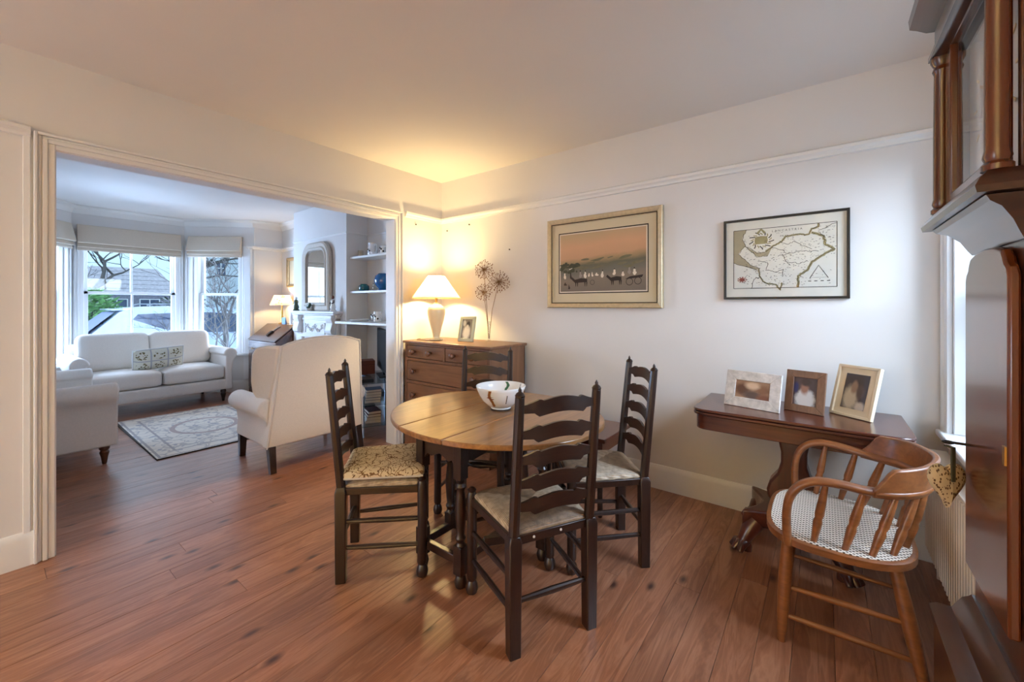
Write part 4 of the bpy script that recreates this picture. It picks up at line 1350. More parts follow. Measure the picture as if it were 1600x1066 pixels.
mp_w, mp_h = 0.638, 0.510
mp = thing('framed_map', 'antique county map in a thin black frame on the back wall', 'picture', (-0.2035, YB, 1.613))
m = MB(); mitred(m, mp_w, mp_h, [(0, 0.0), (0, 0.020), (0.002, 0.022), (0.012, 0.022), (0.014, 0.018), (0.014, 0.008)]); m.build('frame', 'black_frame', mp, angle=20)
m = MB(); m.quad((-0.31, -0.009, -0.245), (0.31, -0.009, -0.245), (0.31, -0.009, 0.245), (-0.31, -0.009, 0.245)); m.build('map_sheet', 'paper', mp)
MW, MH = 0.262, 0.186                       # half sizes of the engraved plate
U = lambda u, v: ((u * 2 - 1) * MW, (v * 2 - 1) * MH)


def stroke(mb, pts, w, y=-0.0096):
    P = [Vector((p[0], 0, p[1])) for p in pts]
    L_ = []
    for i, p in enumerate(P):
        d = (P[min(i + 1, len(P) - 1)] - P[max(i - 1, 0)])
        d.normalize()
        n_ = Vector((-d.z, 0, d.x)) * w / 2
        L_.append((mb.bm.verts.new((p.x + n_.x, y, p.z + n_.z)), mb.bm.verts.new((p.x - n_.x, y, p.z - n_.z))))
    for A, B in zip(L_, L_[1:]):
        mb.face([A[0], A[1], B[1], B[0]])


def wig(pts, seed, amp=0.004, sub=6):
    rnd_ = random.Random(seed)
    out = []
    for a, b in zip(pts, pts[1:]):
        a, b = U(*a), U(*b)
        for i in range(sub):
            k = i / sub
            out.append((a[0] + (b[0] - a[0]) * k + rnd_.uniform(-amp, amp), a[1] + (b[1] - a[1]) * k + rnd_.uniform(-amp, amp)))
    out.append(U(*pts[-1]))
    return out


m = MB()                                     # sea areas, coast tint, cartouche, shield
m.mi = 0
sea = [(0.0, 1.0), (0.14, 1.0), (0.09, 0.85), (0.13, 0.72), (0.24, 0.60), (0.33, 0.60), (0.40, 0.67), (0.36, 0.54), (0.25, 0.53), (0.12, 0.72), (0.05, 0.60), (0.18, 0.40), (0.27, 0.33), (0.24, 0.31), (0.0, 0.44)]
m.poly([(U(*p)[0], -0.0094, U(*p)[1]) for p in sea])
m.mi = 1
coast_n = [(0.33, 0.60), (0.42, 0.70), (0.50, 0.76), (0.54, 0.84), (0.66, 0.85), (0.74, 0.83), (0.78, 0.92), (0.84, 0.95), (0.84, 1.0)]
coast_e = [(0.78, 0.86), (0.88, 0.80), (0.90, 0.66), (0.98, 0.58), (0.90, 0.52), (0.78, 0.40), (0.74, 0.27), (0.65, 0.18), (0.65, 0.0)]
coast_s = [(0.27, 0.33), (0.27, 0.20), (0.33, 0.08), (0.44, 0.05), (0.48, -0.04), (0.50, 0.08)]
for k, (cst, w) in enumerate(((coast_n, 0.008), (coast_e, 0.010), (coast_s, 0.006))):
    stroke(m, wig(cst, 20 + k, 0.003), w * 1.3, -0.0095)
cx, cz = U(0.29, 0.80)
m.poly([(cx + a, -0.0097, cz + b) for a, b in ((-0.032, -0.022), (0.032, -0.022), (0.036, 0), (0.032, 0.024), (0, 0.028), (-0.032, 0.024), (-0.036, 0))])
for k in range(18):
    a = k * 2 * PI / 18
    r0, r1 = 0.044, 0.060 + 0.012 * (k % 2)
    p = (cx + 0.95 * r0 * math.cos(a), cz + 0.8 * r0 * math.sin(a)); q = (cx + 0.95 * r1 * math.cos(a + 0.3), cz + 0.8 * r1 * math.sin(a + 0.3))
    m.mi = 2 if k % 2 else 1
    stroke(m, [p, ((p[0] + q[0]) / 2 + 0.004, (p[1] + q[1]) / 2), q], 0.006, -0.0096)
m.mi = 1; stroke(m, [(cx - 0.02, cz + 0.045), (cx, cz + 0.07), (cx + 0.02, cz + 0.045)], 0.014, -0.0098)
m.mi = 3
sx, sz = U(0.09, 0.15)
for k in range(9):
    a = k * 2 * PI / 9
    m.poly([(sx + 0.013 * math.cos(a), -0.0097, sz + 0.010 * math.sin(a)), (sx + 0.027 * math.cos(a - 0.25), -0.0097, sz + 0.019 * math.sin(a - 0.25)), (sx + 0.027 * math.cos(a + 0.25), -0.0097, sz + 0.019 * math.sin(a + 0.25))])
m.poly([(sx + 0.016 * math.cos(k * PI / 5), -0.0098, sz + 0.012 * math.sin(k * PI / 5)) for k in range(10)])
m.build('map_tints', ['sea', 'ink_olive', 'foot_ink', 'ink_red'], mp, smooth=False)
m = MB()                                     # black line work
for a, b in (((0, 0), (1, 0)), ((1, 0), (1, 1)), ((1, 1), (0, 1)), ((0, 1), (0, 0))):
    stroke(m, [U(*a), U(*b)], 0.0034, -0.0098)
lines = [coast_n, coast_e, coast_s, [(0.14, 1.0), (0.09, 0.85), (0.13, 0.72), (0.24, 0.60), (0.33, 0.60)], [(0.36, 0.54), (0.25, 0.53), (0.12, 0.72)], [(0.12, 0.72), (0.05, 0.60), (0.18, 0.40), (0.27, 0.33)], [(0.0, 0.44), (0.24, 0.31)],
         [(0.19, 0.0), (0.22, 0.15), (0.28, 0.2)], [(0.48, 0.76), (0.55, 0.70), (0.62, 0.74), (0.70, 0.66), (0.78, 0.60)], [(0.46, 0.52), (0.58, 0.56), (0.70, 0.58), (0.84, 0.56)], [(0.50, 0.55), (0.54, 0.42), (0.58, 0.36)],
         [(0.26, 0.46), (0.36, 0.42), (0.34, 0.30), (0.44, 0.26)], [(0.44, 0.26), (0.52, 0.30), (0.50, 0.18)], [(0.84, 0.88), (0.92, 0.94), (1.0, 0.98)], [(0.84, 0.86), (0.9, 0.76)], [(0.55, 0.42), (0.66, 0.38), (0.74, 0.42)], [(0.4, 0.67), (0.5, 0.62), (0.54, 0.56)]]
for k, ln in enumerate(lines):
    stroke(m, wig(ln, k, 0.004), 0.0026, -0.0100)
tri = [U(0.76, 0.14), U(0.84, 0.34), U(0.925, 0.14)]
stroke(m, tri, 0.0034, -0.0099); stroke(m, [U(0.77, 0.15), U(0.915, 0.15)], 0.001, -0.0099)
for k in range(7):
    if k % 2 == 0:
        stroke(m, [U(0.745 + k * 0.028, 0.095), U(0.773 + k * 0.028, 0.095)], 0.004, -0.0099)
rnd = random.Random(9)
for k in range(520):                         # place names, hills and trees as little dashes
    u, v = rnd.uniform(0.1, 0.98), rnd.uniform(0.03, 0.95)
    if (0.14 < u < 0.5 and v > 0.62) or (u > 0.72 and v < 0.4) or (0.5 < u < 0.76 and v > 0.86):
        if rnd.random() < 0.8:
            continue
    p = U(u, v); l_s = rnd.uniform(0.003, 0.009)
    stroke(m, [p, (p[0] + l_s, p[1] + rnd.uniform(-0.002, 0.002))], rnd.uniform(0.0012, 0.0026), -0.0099)
m.build('map_engraving', 'foot_ink', mp, smooth=False)


def lettering(text, size, loc, mat, parent, rot=(PI / 2, 0, 0), name='lettering', spacing=1.0):
    cu_ = bpy.data.curves.new(name, 'FONT'); cu_.body = text; cu_.size = size; cu_.align_x = 'CENTER'; cu_.space_character = spacing
    ob = bpy.data.objects.new(name, cu_); COL.objects.link(ob)
    dg = bpy.context.evaluated_depsgraph_get()
    me = bpy.data.meshes.new_from_object(ob.evaluated_get(dg))
    bpy.data.objects.remove(ob)
    me.materials.clear(); me.materials.append(M[mat])
    o_ = bpy.data.objects.new(name, me); COL.objects.link(o_); o_.parent = parent; o_.location = loc; o_.rotation_euler = rot
    return o_


u = U(0.545, 0.925); lettering('LANCASTRIA', 0.017, (u[0], -0.0101, u[1]), 'foot_ink', mp, spacing=1.7)
u = U(0.52, 0.835) ; lettering('PARS', 0.013, (u[0], -0.0101, u[1]), 'foot_ink', mp, spacing=1.7)
m = MB(); m.quad((-0.306, -0.0125, -0.242), (0.306, -0.0125, -0.242), (0.306, -0.0125, 0.242), (-0.306, -0.0125, 0.242)); m.build('glazing', 'pane', mp)

# picture hooks / nails left in the walls
for (p, ax_, lab) in (((XL, 2.636, 2.12), 'x', 'bare nail high on the left wall above the lamp'), ((-3.13, YB, 2.096), 'y', 'bare nail high on the back wall just right of the corner'),
                      ((-2.814, YB, 2.125), 'y', 'bare nail under the picture rail above the seed heads'), ((-2.305, YB, 1.834), 'y', 'bare nail left of the beach painting')):
    m = MB()
    if ax_ == 'x':
        m.lathe([(0.003, -0.01), (0.003, 0.008), (0.007, 0.009), (0.007, 0.012)], (0, 0, 0), 8, axis='x')
    else:
        m.lathe([(0.003, 0.01), (0.003, -0.008), (0.007, -0.009), (0.007, -0.012)], (0, 0, 0), 8, axis='y')
    o = m.build('nail', 'dark_metal'); o.location = p
    tag(o, lab, 'nail')

# ------------------------------------------------------------------ mahogany console (fold-over card table)
cs = thing('console_table', 'dark mahogany fold-over console table on a shaped pedestal against the back wall', 'table', (-0.13, 2.70, 0))
co = cs.location


def rrect(x0, x1, y0, y1, r, n=6, back=0.012):
    pts = []
    for cx_, cy_, a0, rr in ((x1 - r, y0 + r, -PI / 2, r), (x1 - back, y1 - back, 0, back), (x0 + back, y1 - back, PI / 2, back), (x0 + r, y0 + r, PI, r)):
        for k in range(n + 1):
            a = a0 + k * PI / 2 / n
            pts.append((cx_ + rr * math.cos(a), cy_ + rr * math.sin(a)))
    return pts


m = MB(); m.prism(rrect(-0.60, 0.325, 2.455, 2.965, 0.07), KZ - 0.016, KZ, 'z'); m.build('folding_top', 'mahog', cs, bevel=0.005, off=co, angle=30)
m = MB(); m.prism(rrect(-0.60, 0.325, 2.455, 2.965, 0.07), KZ - 0.034, KZ - 0.0175, 'z'); m.build('table_top', 'mahog', cs, bevel=0.005, off=co, angle=30)
m = MB(); m.prism(rrect(-0.585, 0.31, 2.47, 2.96, 0.06), KZ - 0.115, KZ - 0.034, 'z'); m.build('apron', 'mahog', cs, bevel=0.004, off=co, angle=30)
m = MB()
half = [(0.085, 0.622), (0.070, 0.58), (0.058, 0.52), (0.058, 0.46), (0.075, 0.40), (0.11, 0.35), (0.125, 0.30), (0.118, 0.26), (0.09, 0.225), (0.10, 0.20)]
pts = [(-0.13 + a, z) for a, z in half] + [(-0.13 - a, z) for a, z in half[::-1]]
m.prism(pts, 2.655, 2.755, 'y'); m.build('pedestal', 'mahog_z', cs, bevel=0.012, off=co, angle=40)
m = MB()
plat = []
for sx_, sy_ in ((-1, -1), (1, -1), (1, 1), (-1, 1)):
    plat.append((sx_ * 0.225, sy_ * 0.19))
pp = []
for k in range(4):
    a, b = Vector(plat[k]), Vector(plat[(k + 1) % 4])
    nrm_ = ((a + b) / 2).normalized()
    for i in range(12):
        s = i / 12
        q = a.lerp(b, s) - nrm_ * 0.075 * math.sin(PI * s) ** 1.5
        pp.append((-0.13 + q.x, 2.70 + q.y))
m.prism(pp, 0.125, 0.215, 'z'); m.build('platform', 'mahog', cs, bevel=0.01, off=co, angle=40)
for sx_ in (-1, 1):
    for sy_ in (-1, 1):
        m = MB()
        c0 = Vector((-0.13 + sx_ * 0.185, 2.70 + sy_ * 0.17, 0))
        d_ = Vector((sx_, sy_ * 0.9, 0)).normalized()
        m.path([tuple(c0 - d_ * 0.03 + Vector((0, 0, 0.15))), tuple(c0 + Vector((0, 0, 0.12))), tuple(c0 + d_ * 0.03 + Vector((0, 0, 0.075))), tuple(c0 + d_ * 0.045 + Vector((0, 0, 0.05)))], [0.045, 0.045, 0.034, 0.03], 10)
        for k in (-0.5, 0, 0.5):                                  # toes of the claw foot
            dd_ = Matrix.Rotation(k, 3, 'Z') @ d_
            m.path([tuple(c0 + d_ * 0.02 + Vector((0, 0, 0.055))), tuple(c0 + d_ * 0.02 + dd_ * 0.05 + Vector((0, 0, 0.045))), tuple(c0 + d_ * 0.02 + dd_ * 0.075 + Vector((0, 0, 0.016)))], [0.024, 0.023, 0.014], 8)
        m.lathe([(0.0, 0.0), (0.022, 0.001), (0.024, 0.03), (0.018, 0.06)], c0 + d_ * 0.02, 10)
        m.build('claw_foot', 'mahog_z', cs, off=co, angle=60)

# ------------------------------------------------------------------ captain's chair with a cane seat
ca = thing('captains_chair', 'honey brown bow-back wooden armchair with a cane seat by the radiator', 'chair', (0.08, 2.17, 0))
co = ca.location
SZ = 0.425


def catmull(pts, n=6):
    P = [Vector(p) for p in pts]
    out = []
    for i in range(len(P) - 1):
        p0_, p1_, p2_, p3_ = P[max(i - 1, 0)], P[i], P[i + 1], P[min(i + 2, len(P) - 1)]
        for k in range(n):
            s = k / n
            out.append(0.5 * ((2 * p1_) + (-p0_ + p2_) * s + (2 * p0_ - 5 * p1_ + 4 * p2_ - p3_) * s * s + (-p0_ + 3 * p1_ - 3 * p2_ + p3_) * s ** 3))
    out.append(P[-1])
    return out


seat_out = []
for k in range(40):
    a = 2 * PI * k / 40
    cx_, sx_ = math.cos(a), math.sin(a)
    e_ = 0.55 if cx_ < 0 else 0.8
    x_ = 0.05 + (0.25 if cx_ < 0 else 0.225) * math.copysign(abs(cx_) ** e_, cx_)
    y_ = 2.165 + 0.285 * math.copysign(abs(sx_) ** 0.62, sx_) * (1.0 - 0.08 * max(0, cx_))
    seat_out.append((x_, y_))
seat_in = [(0.05 + (x_ - 0.05) * 0.915, 2.165 + (y_ - 2.165) * 0.93) for x_, y_ in seat_out]
m = MB()
n_ = len(seat_out)
V = [[m.bm.verts.new((p[0], p[1], z)) for p in src] for src, z in ((seat_out, SZ - 0.028), (seat_out, SZ - 0.004), ([(0.05 + (x_ - 0.05) * 0.97, 2.165 + (y_ - 2.165) * 0.97) for x_, y_ in seat_out], SZ), (seat_in, SZ), (seat_in, SZ - 0.028))]
for j in range(5):
    A, B = V[j], V[(j + 1) % 5]
    for k in range(n_):
        m.face([A[k], A[(k + 1) % n_], B[(k + 1) % n_], B[k]])
m.build('seat_frame', 'elm', ca, off=co, angle=45)
m = MB(); m.prism([(0.05 + (x_ - 0.05) * 1.02, 2.165 + (y_ - 2.165) * 1.02) for x_, y_ in seat_in], SZ - 0.006, SZ + 0.002, 'z'); m.build('cane_panel', 'cane', ca, off=co)
near = [(-0.112, 1.905, SZ - 0.03), (-0.116, 1.902, 0.50), (-0.106, 1.898, 0.58), (-0.072, 1.898, 0.635), (-0.02, 1.903, 0.662), (0.05, 1.915, 0.664), (0.13, 1.935, 0.655), (0.21, 1.975, 0.655), (0.275, 2.045, 0.66)]
bow = near + [(0.31, 2.17, 0.662)] + [(x_, 4.34 - y_ + 0.01, z_) for x_, y_, z_ in near[::-1]]
bp = catmull(bow, 6)
m = MB()
m.path([tuple(p) for p in bp], [0.0215 if 0 < i < len(bp) - 1 else 0.018 for i in range(len(bp))], sec=[(1.1 * math.cos(k * PI / 5), 0.72 * math.sin(k * PI / 5)) for k in range(10)])
m.build('arm_bow', 'elm', ca, off=co, angle=60)
# raised crest along the back half of the bow
crest = [p for p in bp if p.x > 0.125]
m = MB()
rings = []
for i, p in enumerate(crest):
    k = i / (len(crest) - 1)
    e_ = min(k, 1 - k)
    hgt = 0.012 + 0.075 * min(1, e_ / 0.10) ** 1.2 + 0.012 * math.sin(PI * k)
    d = (crest[min(i + 1, len(crest) - 1)] - crest[max(i - 1, 0)]).normalized()
    out_ = Vector((d.y, -d.x, 0)).normalized()
    b0, b1 = p + Vector((0, 0, -0.018)), p + Vector((0, 0, hgt)) + out_ * 0.022
    rings.append([m.bm.verts.new(v) for v in (b0 - out_ * 0.016, b0 + out_ * 0.016, b1 + out_ * 0.010, b1 - out_ * 0.010)])
for A, B in zip(rings, rings[1:]):
    for k in range(4):
        m.face([A[k], A[(k + 1) % 4], B[(k + 1) % 4], B[k]])
m.face(rings[0][::-1]); m.face(rings[-1])
m.build('crest_rail', 'elm', ca, bevel=0.006, off=co, angle=45)
spind = []
for x0, y0, x1, y1 in ((-0.035, 1.925, 0.005, 1.912), (0.055, 1.925, 0.115, 1.932), (0.13, 1.935, 0.205, 1.972), (0.19, 1.985, 0.268, 2.045), (0.235, 2.08, 0.30, 2.12)):
    spind += [(x0, y0, x1, y1), (x0, 4.34 - y0, x1, 4.35 - y1)]
for x0, y0, x1, y1 in spind:
    m = MB(); a, b = Vector((x0, y0, SZ - 0.02)), Vector((x1, y1, 0.655))
    m.path([tuple(a.lerp(b, s)) for s in (0, 0.15, 0.3, 0.4, 0.46, 0.52, 0.7, 0.9, 1)], [0.010, 0.011, 0.014, 0.0155, 0.012, 0.0155, 0.014, 0.011, 0.009], 10)
    m.build('spindle', 'elm', ca, off=co, angle=60)
legs = {}
for nm, a, b in (('fn', (-0.115, 1.945), (-0.135, 1.925)), ('ff', (-0.115, 2.385), (-0.14, 2.42)), ('bn', (0.20, 1.985), (0.275, 1.93)), ('bf', (0.20, 2.345), (0.275, 2.42))):
    A, B = Vector((*a, SZ - 0.03)), Vector((*b, 0.0))
    legs[nm] = (A, B)
    m = MB(); m.path([tuple(A.lerp(B, s)) for s in (0, 0.12, 0.3, 0.42, 0.7, 0.9, 1)], [0.019, 0.020, 0.023, 0.024, 0.021, 0.017, 0.015], 12)
    m.build('leg', 'elm', ca, off=co, angle=60)
for p, q, s in (('fn', 'bn', 0.46), ('ff', 'bf', 0.46), ('fn', 'bn', 0.74), ('ff', 'bf', 0.74), ('fn', 'ff', 0.6), ('bn', 'bf', 0.6)):
    a, b = legs[p][0].lerp(legs[p][1], s), legs[q][0].lerp(legs[q][1], s)
    m = MB(); m.path([tuple(a), tuple(a.lerp(b, 0.5)), tuple(b)], [0.009, 0.013, 0.009], 10); m.build('stretcher', 'elm', ca, off=co, angle=60)

# ------------------------------------------------------------------ radiator under the right-hand window
ra = thing('radiator', 'cream fluted panel radiator under the right-hand window', 'radiator', (0.44, 2.30, 0.16))
co = Vector((0.44, 2.30, 0))
RY0, RY1, RZ0, RZ1 = 1.66, 2.86, 0.14, 0.60
m = MB()
prof = []
y = RY0
while y < RY1 - 0.03:
    prof += [(0.405, y), (0.395, y + 0.008), (0.395, y + 0.02), (0.405, y + 0.028)]
    y += 0.036
prof += [(0.405, RY1), (0.43, RY1), (0.43, RY0)]
m.prism(prof, RZ0, RZ1, 'z'); m.build('front_panel', 'radiator', ra, off=(0.44, 2.30, 0.16), smooth=False)
m = MB(); m.bb(0.452, 0.47, RY0, RY1, RZ0, RZ1); m.build('rear_panel', 'radiator', ra, bevel=0.003, off=(0.44, 2.30, 0.16))
m = MB(); m.bb(0.40, 0.472, RY0 + 0.01, RY1 - 0.01, RZ1, RZ1 + 0.012)
m.build('top_grille', 'radiator', ra, bevel=0.003, off=(0.44, 2.30, 0.16))
m = MB()
for y in (RY1 - 0.05, RY0 + 0.06):
    m.tube((0.44, y, RZ0 + 0.03), (0.44, y, -0.16 + 0.161), 0.009)
m.build('pipe', 'radiator', ra, off=(0.44, 2.30, 0.16))

# ------------------------------------------------------------------ longcase clock
ck = thing('longcase_clock', 'tall brown longcase clock with columned hood at the right edge', 'clock', (0.36, 1.31, 0))
co = ck.location


def tier(mb, levels):
    """stacked rectangular rings: (x0, y0, y1, z); back always at the wall side"""
    xb = 0.492
    rings = [[mb.bm.verts.new(p) for p in ((x0, y0, z), (xb, y0, z), (xb, y1, z), (x0, y1, z))] for x0, y0, y1, z in levels]
    for A, B in zip(rings, rings[1:]):
        for k in range(4):
            mb.face([A[k], A[(k + 1) % 4], B[(k + 1) % 4], B[k]])
    mb.face(rings[0][::-1]); mb.face(rings[-1])


m = MB()                                                      # plinth and base
tier(m, [(0.215, 1.06, 1.565, 0.0), (0.215, 1.06, 1.565, 0.09), (0.222, 1.068, 1.557, 0.105), (0.232, 1.078, 1.548, 0.12), (0.232, 1.078, 1.548, 0.50)])
m.build('base', 'clock_dark', ck, off=co, bevel=0.003)
m = MB()
tier(m, [(0.224, 1.068, 1.556, 0.50), (0.224, 1.068, 1.556, 0.518), (0.236, 1.08, 1.54, 0.535), (0.256, 1.10, 1.50, 0.555), (0.270, 1.118, 1.475, 0.60), (0.279, 1.128, 1.465, 0.612), (0.283, 1.135, 1.46, 0.62)])
m.build('base_moulding', 'clock_dark', ck, off=co, angle=25)
m = MB(); tier(m, [(0.288, 1.14, 1.455, 0.61), (0.288, 1.14, 1.455, 1.46)]); m.build('trunk', 'clock_trunk', ck, off=co, bevel=0.003)
# trunk door with shouldered top
d_pts = [(1.158, 0.70), (1.447, 0.70), (1.447, 1.375), (1.440, 1.392), (1.425, 1.402), (1.418, 1.415), (1.405, 1.428), (1.36, 1.437), (1.30, 1.440), (1.245, 1.437), (1.20, 1.428), (1.187, 1.415), (1.180, 1.402), (1.165, 1.392), (1.158, 1.375)]
m = MB(); m.prism(d_pts, 0.270, 0.288, 'x'); dr = m.build('trunk_door', 'clock', ck, bevel=0.005, off=co, angle=30)
m = MB(); m.prism([(1.163, 1.02), (1.176, 1.02), (1.176, 1.055), (1.163, 1.055)], 0.267, 0.270, 'x'); m.build('escutcheon', 'brass', dr, off=co)
# key with a ring end
m = MB(); m.tube((0.272, 1.412, 0.992), (0.244, 1.412, 0.992), 0.0032, n=8)
m.path([(0.236 + 0.009 * math.cos(a), 1.412 + 0.009 * math.sin(a), 0.992) for a in [k * 2 * PI / 14 for k in range(14)]], 0.0026, 6, closed=True)
m.build('key', 'dark_metal', dr, off=co)
m = MB()                                                      # throat under the hood
tier(m, [(0.284, 1.135, 1.46, 1.44), (0.278, 1.13, 1.468, 1.452), (0.268, 1.122, 1.48, 1.475), (0.252, 1.11, 1.51, 1.498), (0.236, 1.10, 1.54, 1.508), (0.230, 1.096, 1.553, 1.518)])
m.build('throat_moulding', 'clock_dark', ck, off=co, angle=25)
m = MB()
tier(m, [(0.215, 1.075, 1.580, 1.520), (0.212, 1.072, 1.583, 1.532), (0.220, 1.08, 1.575, 1.548), (0.228, 1.09, 1.565, 1.556), (0.232, 1.095, 1.56, 1.562)])
m.build('hood_base', 'clock_dark', ck, off=co, angle=25)
m = MB()                                                      # hood body: sides and back, open front
m.bb(0.275, 0.488, 1.115, 1.13, 1.56, 2.02); m.bb(0.275, 0.488, 1.53, 1.545, 1.56, 2.02); m.bb(0.475, 0.488, 1.115, 1.545, 1.56, 2.02)
m.build('hood_body', 'clock', ck, off=co, bevel=0.002)
# hood door: frame with glass, white dial behind
m = MB(); m.bb(0.250, 0.272, 1.135, 1.185, 1.562, 2.02); m.bb(0.250, 0.272, 1.478, 1.528, 1.562, 2.02); m.bb(0.250, 0.272, 1.185, 1.478, 1.562, 1.60); m.bb(0.250, 0.272, 1.185, 1.478, 1.97, 2.02)
hd = m.build('hood_door', 'clock', ck, off=co, bevel=0.004)
m = MB(); m.quad((0.258, 1.185, 1.60), (0.258, 1.478, 1.60), (0.258, 1.478, 1.97), (0.258, 1.185, 1.97)); m.build('pane', 'pane', hd, off=co)
m = MB(); m.bb(0.292, 0.298, 1.14, 1.52, 1.565, 2.01); dl = m.build('dial', 'china', ck, off=co)
for k in range(12):
    a = k * PI / 6
    cy_, cz_ = 1.33 + 0.135 * math.sin(a), 1.785 + 0.135 * math.cos(a)
    m = MB(); m.box((0.291, cy_, cz_), (0.001, 0.006, 0.02), mat=Matrix.Rotation(-a, 3, 'X')); m.build('hour_mark', 'mat_board', dl, off=co)
for cy_, cz_, ln_, a in ((1.31, 1.815, 0.10, 0.4), (1.36, 1.80, 0.12, -1.1)):
    m = MB(); m.box((0.288, cy_, cz_), (0.002, 0.006, ln_), mat=Matrix.Rotation(a, 3, 'X')); m.build('clock_hand', 'gilt', dl, off=co)
for yc in (1.112, 1.548):
    m = MB()
    m.lathe([(0.021, 1.562), (0.021, 1.572), (0.016, 1.578), (0.019, 1.586), (0.0165, 1.60), (0.0165, 1.75), (0.015, 1.93), (0.0185, 1.94), (0.0155, 1.95), (0.022, 1.965), (0.022, 1.975)], (0.247, yc, 0), 16)
    m.build('column', 'clock', ck, off=co)
m = MB()                                                      # entablature and flaring cornice
tier(m, [(0.238, 1.098, 1.562, 1.972), (0.225, 1.085, 1.575, 1.978), (0.225, 1.085, 1.575, 1.99), (0.236, 1.095, 1.564, 2.0), (0.236, 1.095, 1.564, 2.055), (0.222, 1.08, 1.578, 2.065), (0.205, 1.065, 1.592, 2.085), (0.192, 1.05, 1.606, 2.10), (0.190, 1.05, 1.608, 2.125), (0.196, 1.055, 1.602, 2.14)])
m.build('cornice', 'clock_dark', ck, off=co, angle=25)

# heart hanging from the key
ht = thing('hanging_heart', 'speckled wooden heart hanging on a ribbon from the clock key', 'ornament', (0.231, 1.400, 0.90), YAW)
m = MB()
hp = []
for k in range(40):
    a = 2 * PI * k / 40
    hp.append((0.0028 * 16 * math.sin(a) ** 3 * 0.95, 0.0037 * (13 * math.cos(a) - 5 * math.cos(2 * a) - 2 * math.cos(3 * a) - math.cos(4 * a))))
lv = [(0.55, -0.014), (0.88, -0.009), (1.0, 0.0), (0.88, 0.009), (0.55, 0.014)]
rings = [[m.bm.verts.new((x_ * s, y_, z_ * s)) for x_, z_ in hp] for s, y_ in lv]
for A, B in zip(rings, rings[1:]):
    for k in range(40):
        m.face([A[k], A[(k + 1) % 40], B[(k + 1) % 40], B[k]])
m.face(rings[0][::-1]); m.face(rings[-1])
m.build('heart_body', 'heart', ht, angle=60)
m = MB(); m.bb(-0.004, 0.004, -0.017, -0.013, 0.006, 0.085); m.bb(-0.004, 0.004, -0.017, 0.002, 0.084, 0.087); m.build('ribbon', 'ribbon', ht)


# ------------------------------------------------------------------ front room: sofas
def sofa(name, label, loc, rz, W, D, arm_h, back_h, seat_h, nseat, leg_mat, cat='sofa'):
    """local: front towards +y, width along x"""
    t = thing(name, label, cat, loc, rz, 'cream sofas in the front room')
    iw = W / 2 - 0.13
    m = MB(); m.rbox((0, 0, 0.235), (W - 0.16, D - 0.06, 0.15), 0.02, 6); m.build('seat_base', 'uphol', t, angle=60)
    m = MB()
    m.rbox((0, -D / 2 + 0.10, 0.16 + (back_h - 0.26) / 2), (W - 0.14, 0.17, back_h - 0.26), 0.06, 8, mat=Matrix.Rotation(0.10, 3, 'X')); m.build('back_frame', 'uphol', t, angle=60)
    for k in range(nseat):
        cw = 2 * iw / nseat
        cx_ = -iw + cw * (k + 0.5)
        m = MB(); m.rbox((cx_, 0.05, 0.31 + (seat_h - 0.31) / 2), (cw - 0.004, D - 0.16, seat_h - 0.31), 0.045, 9, puff=0.018)
        m.build('seat_pad', 'uphol', t, angle=60)
        m = MB(); m.rbox((cx_, -D / 2 + 0.27, seat_h + (back_h - seat_h) / 2 + 0.005), (cw + 0.01, 0.19, back_h - seat_h + 0.02), 0.08, 10, mat=Matrix.Rotation(0.22, 3, 'X'))
        m.build('back_pad', 'uphol', t, angle=60)
    for s in (-1, 1):
        m = MB()
        prof = [(iw, 0.16), (iw, arm_h - 0.10)]
        cc = (iw + 0.055, arm_h - 0.085)
        for k in range(13):
            a = PI - k * (PI * 1.28) / 12
            prof.append((cc[0] + 0.082 * math.cos(a), cc[1] + 0.085 * math.sin(a)))
        prof += [(iw + 0.085, arm_h - 0.20), (iw + 0.075, arm_h - 0.30), (iw + 0.085, 0.16)]
        m.prism([(s * a, b) for a, b in prof], -D / 2 + 0.05, D / 2 - 0.01, 'y')
        m.build('arm', 'uphol', t, bevel=0.016, angle=40)
        for yy_ in (D / 2 - 0.08, -D / 2 + 0.08):
            m = MB(); m.lathe([(0.013, 0.0), (0.016, 0.008), (0.023, 0.06), (0.033, 0.10), (0.025, 0.115), (0.034, 0.125), (0.034, 0.145), (0.028, 0.165)], (s * (iw - 0.01), yy_, 0), 12)
            m.build('leg', leg_mat, t)
    return t


# main sofa in the bay, facing the dining room (+x)
sofa('two_seat_sofa', 'cream two-seat sofa in the bay window with an embroidered cushion', (-6.95, 1.385, 0), -PI / 2 + 0.04, 1.60, 0.92, 0.73, 0.95, 0.50, 2, 'leg_dark')
sofa('two_seat_sofa', 'cream sofa cut off by the opening, turned leg showing, nearest left', (-5.33, 0.28, 0), 0.0, 1.42, 0.88, 0.675, 0.82, 0.46, 2, 'leg_brown')

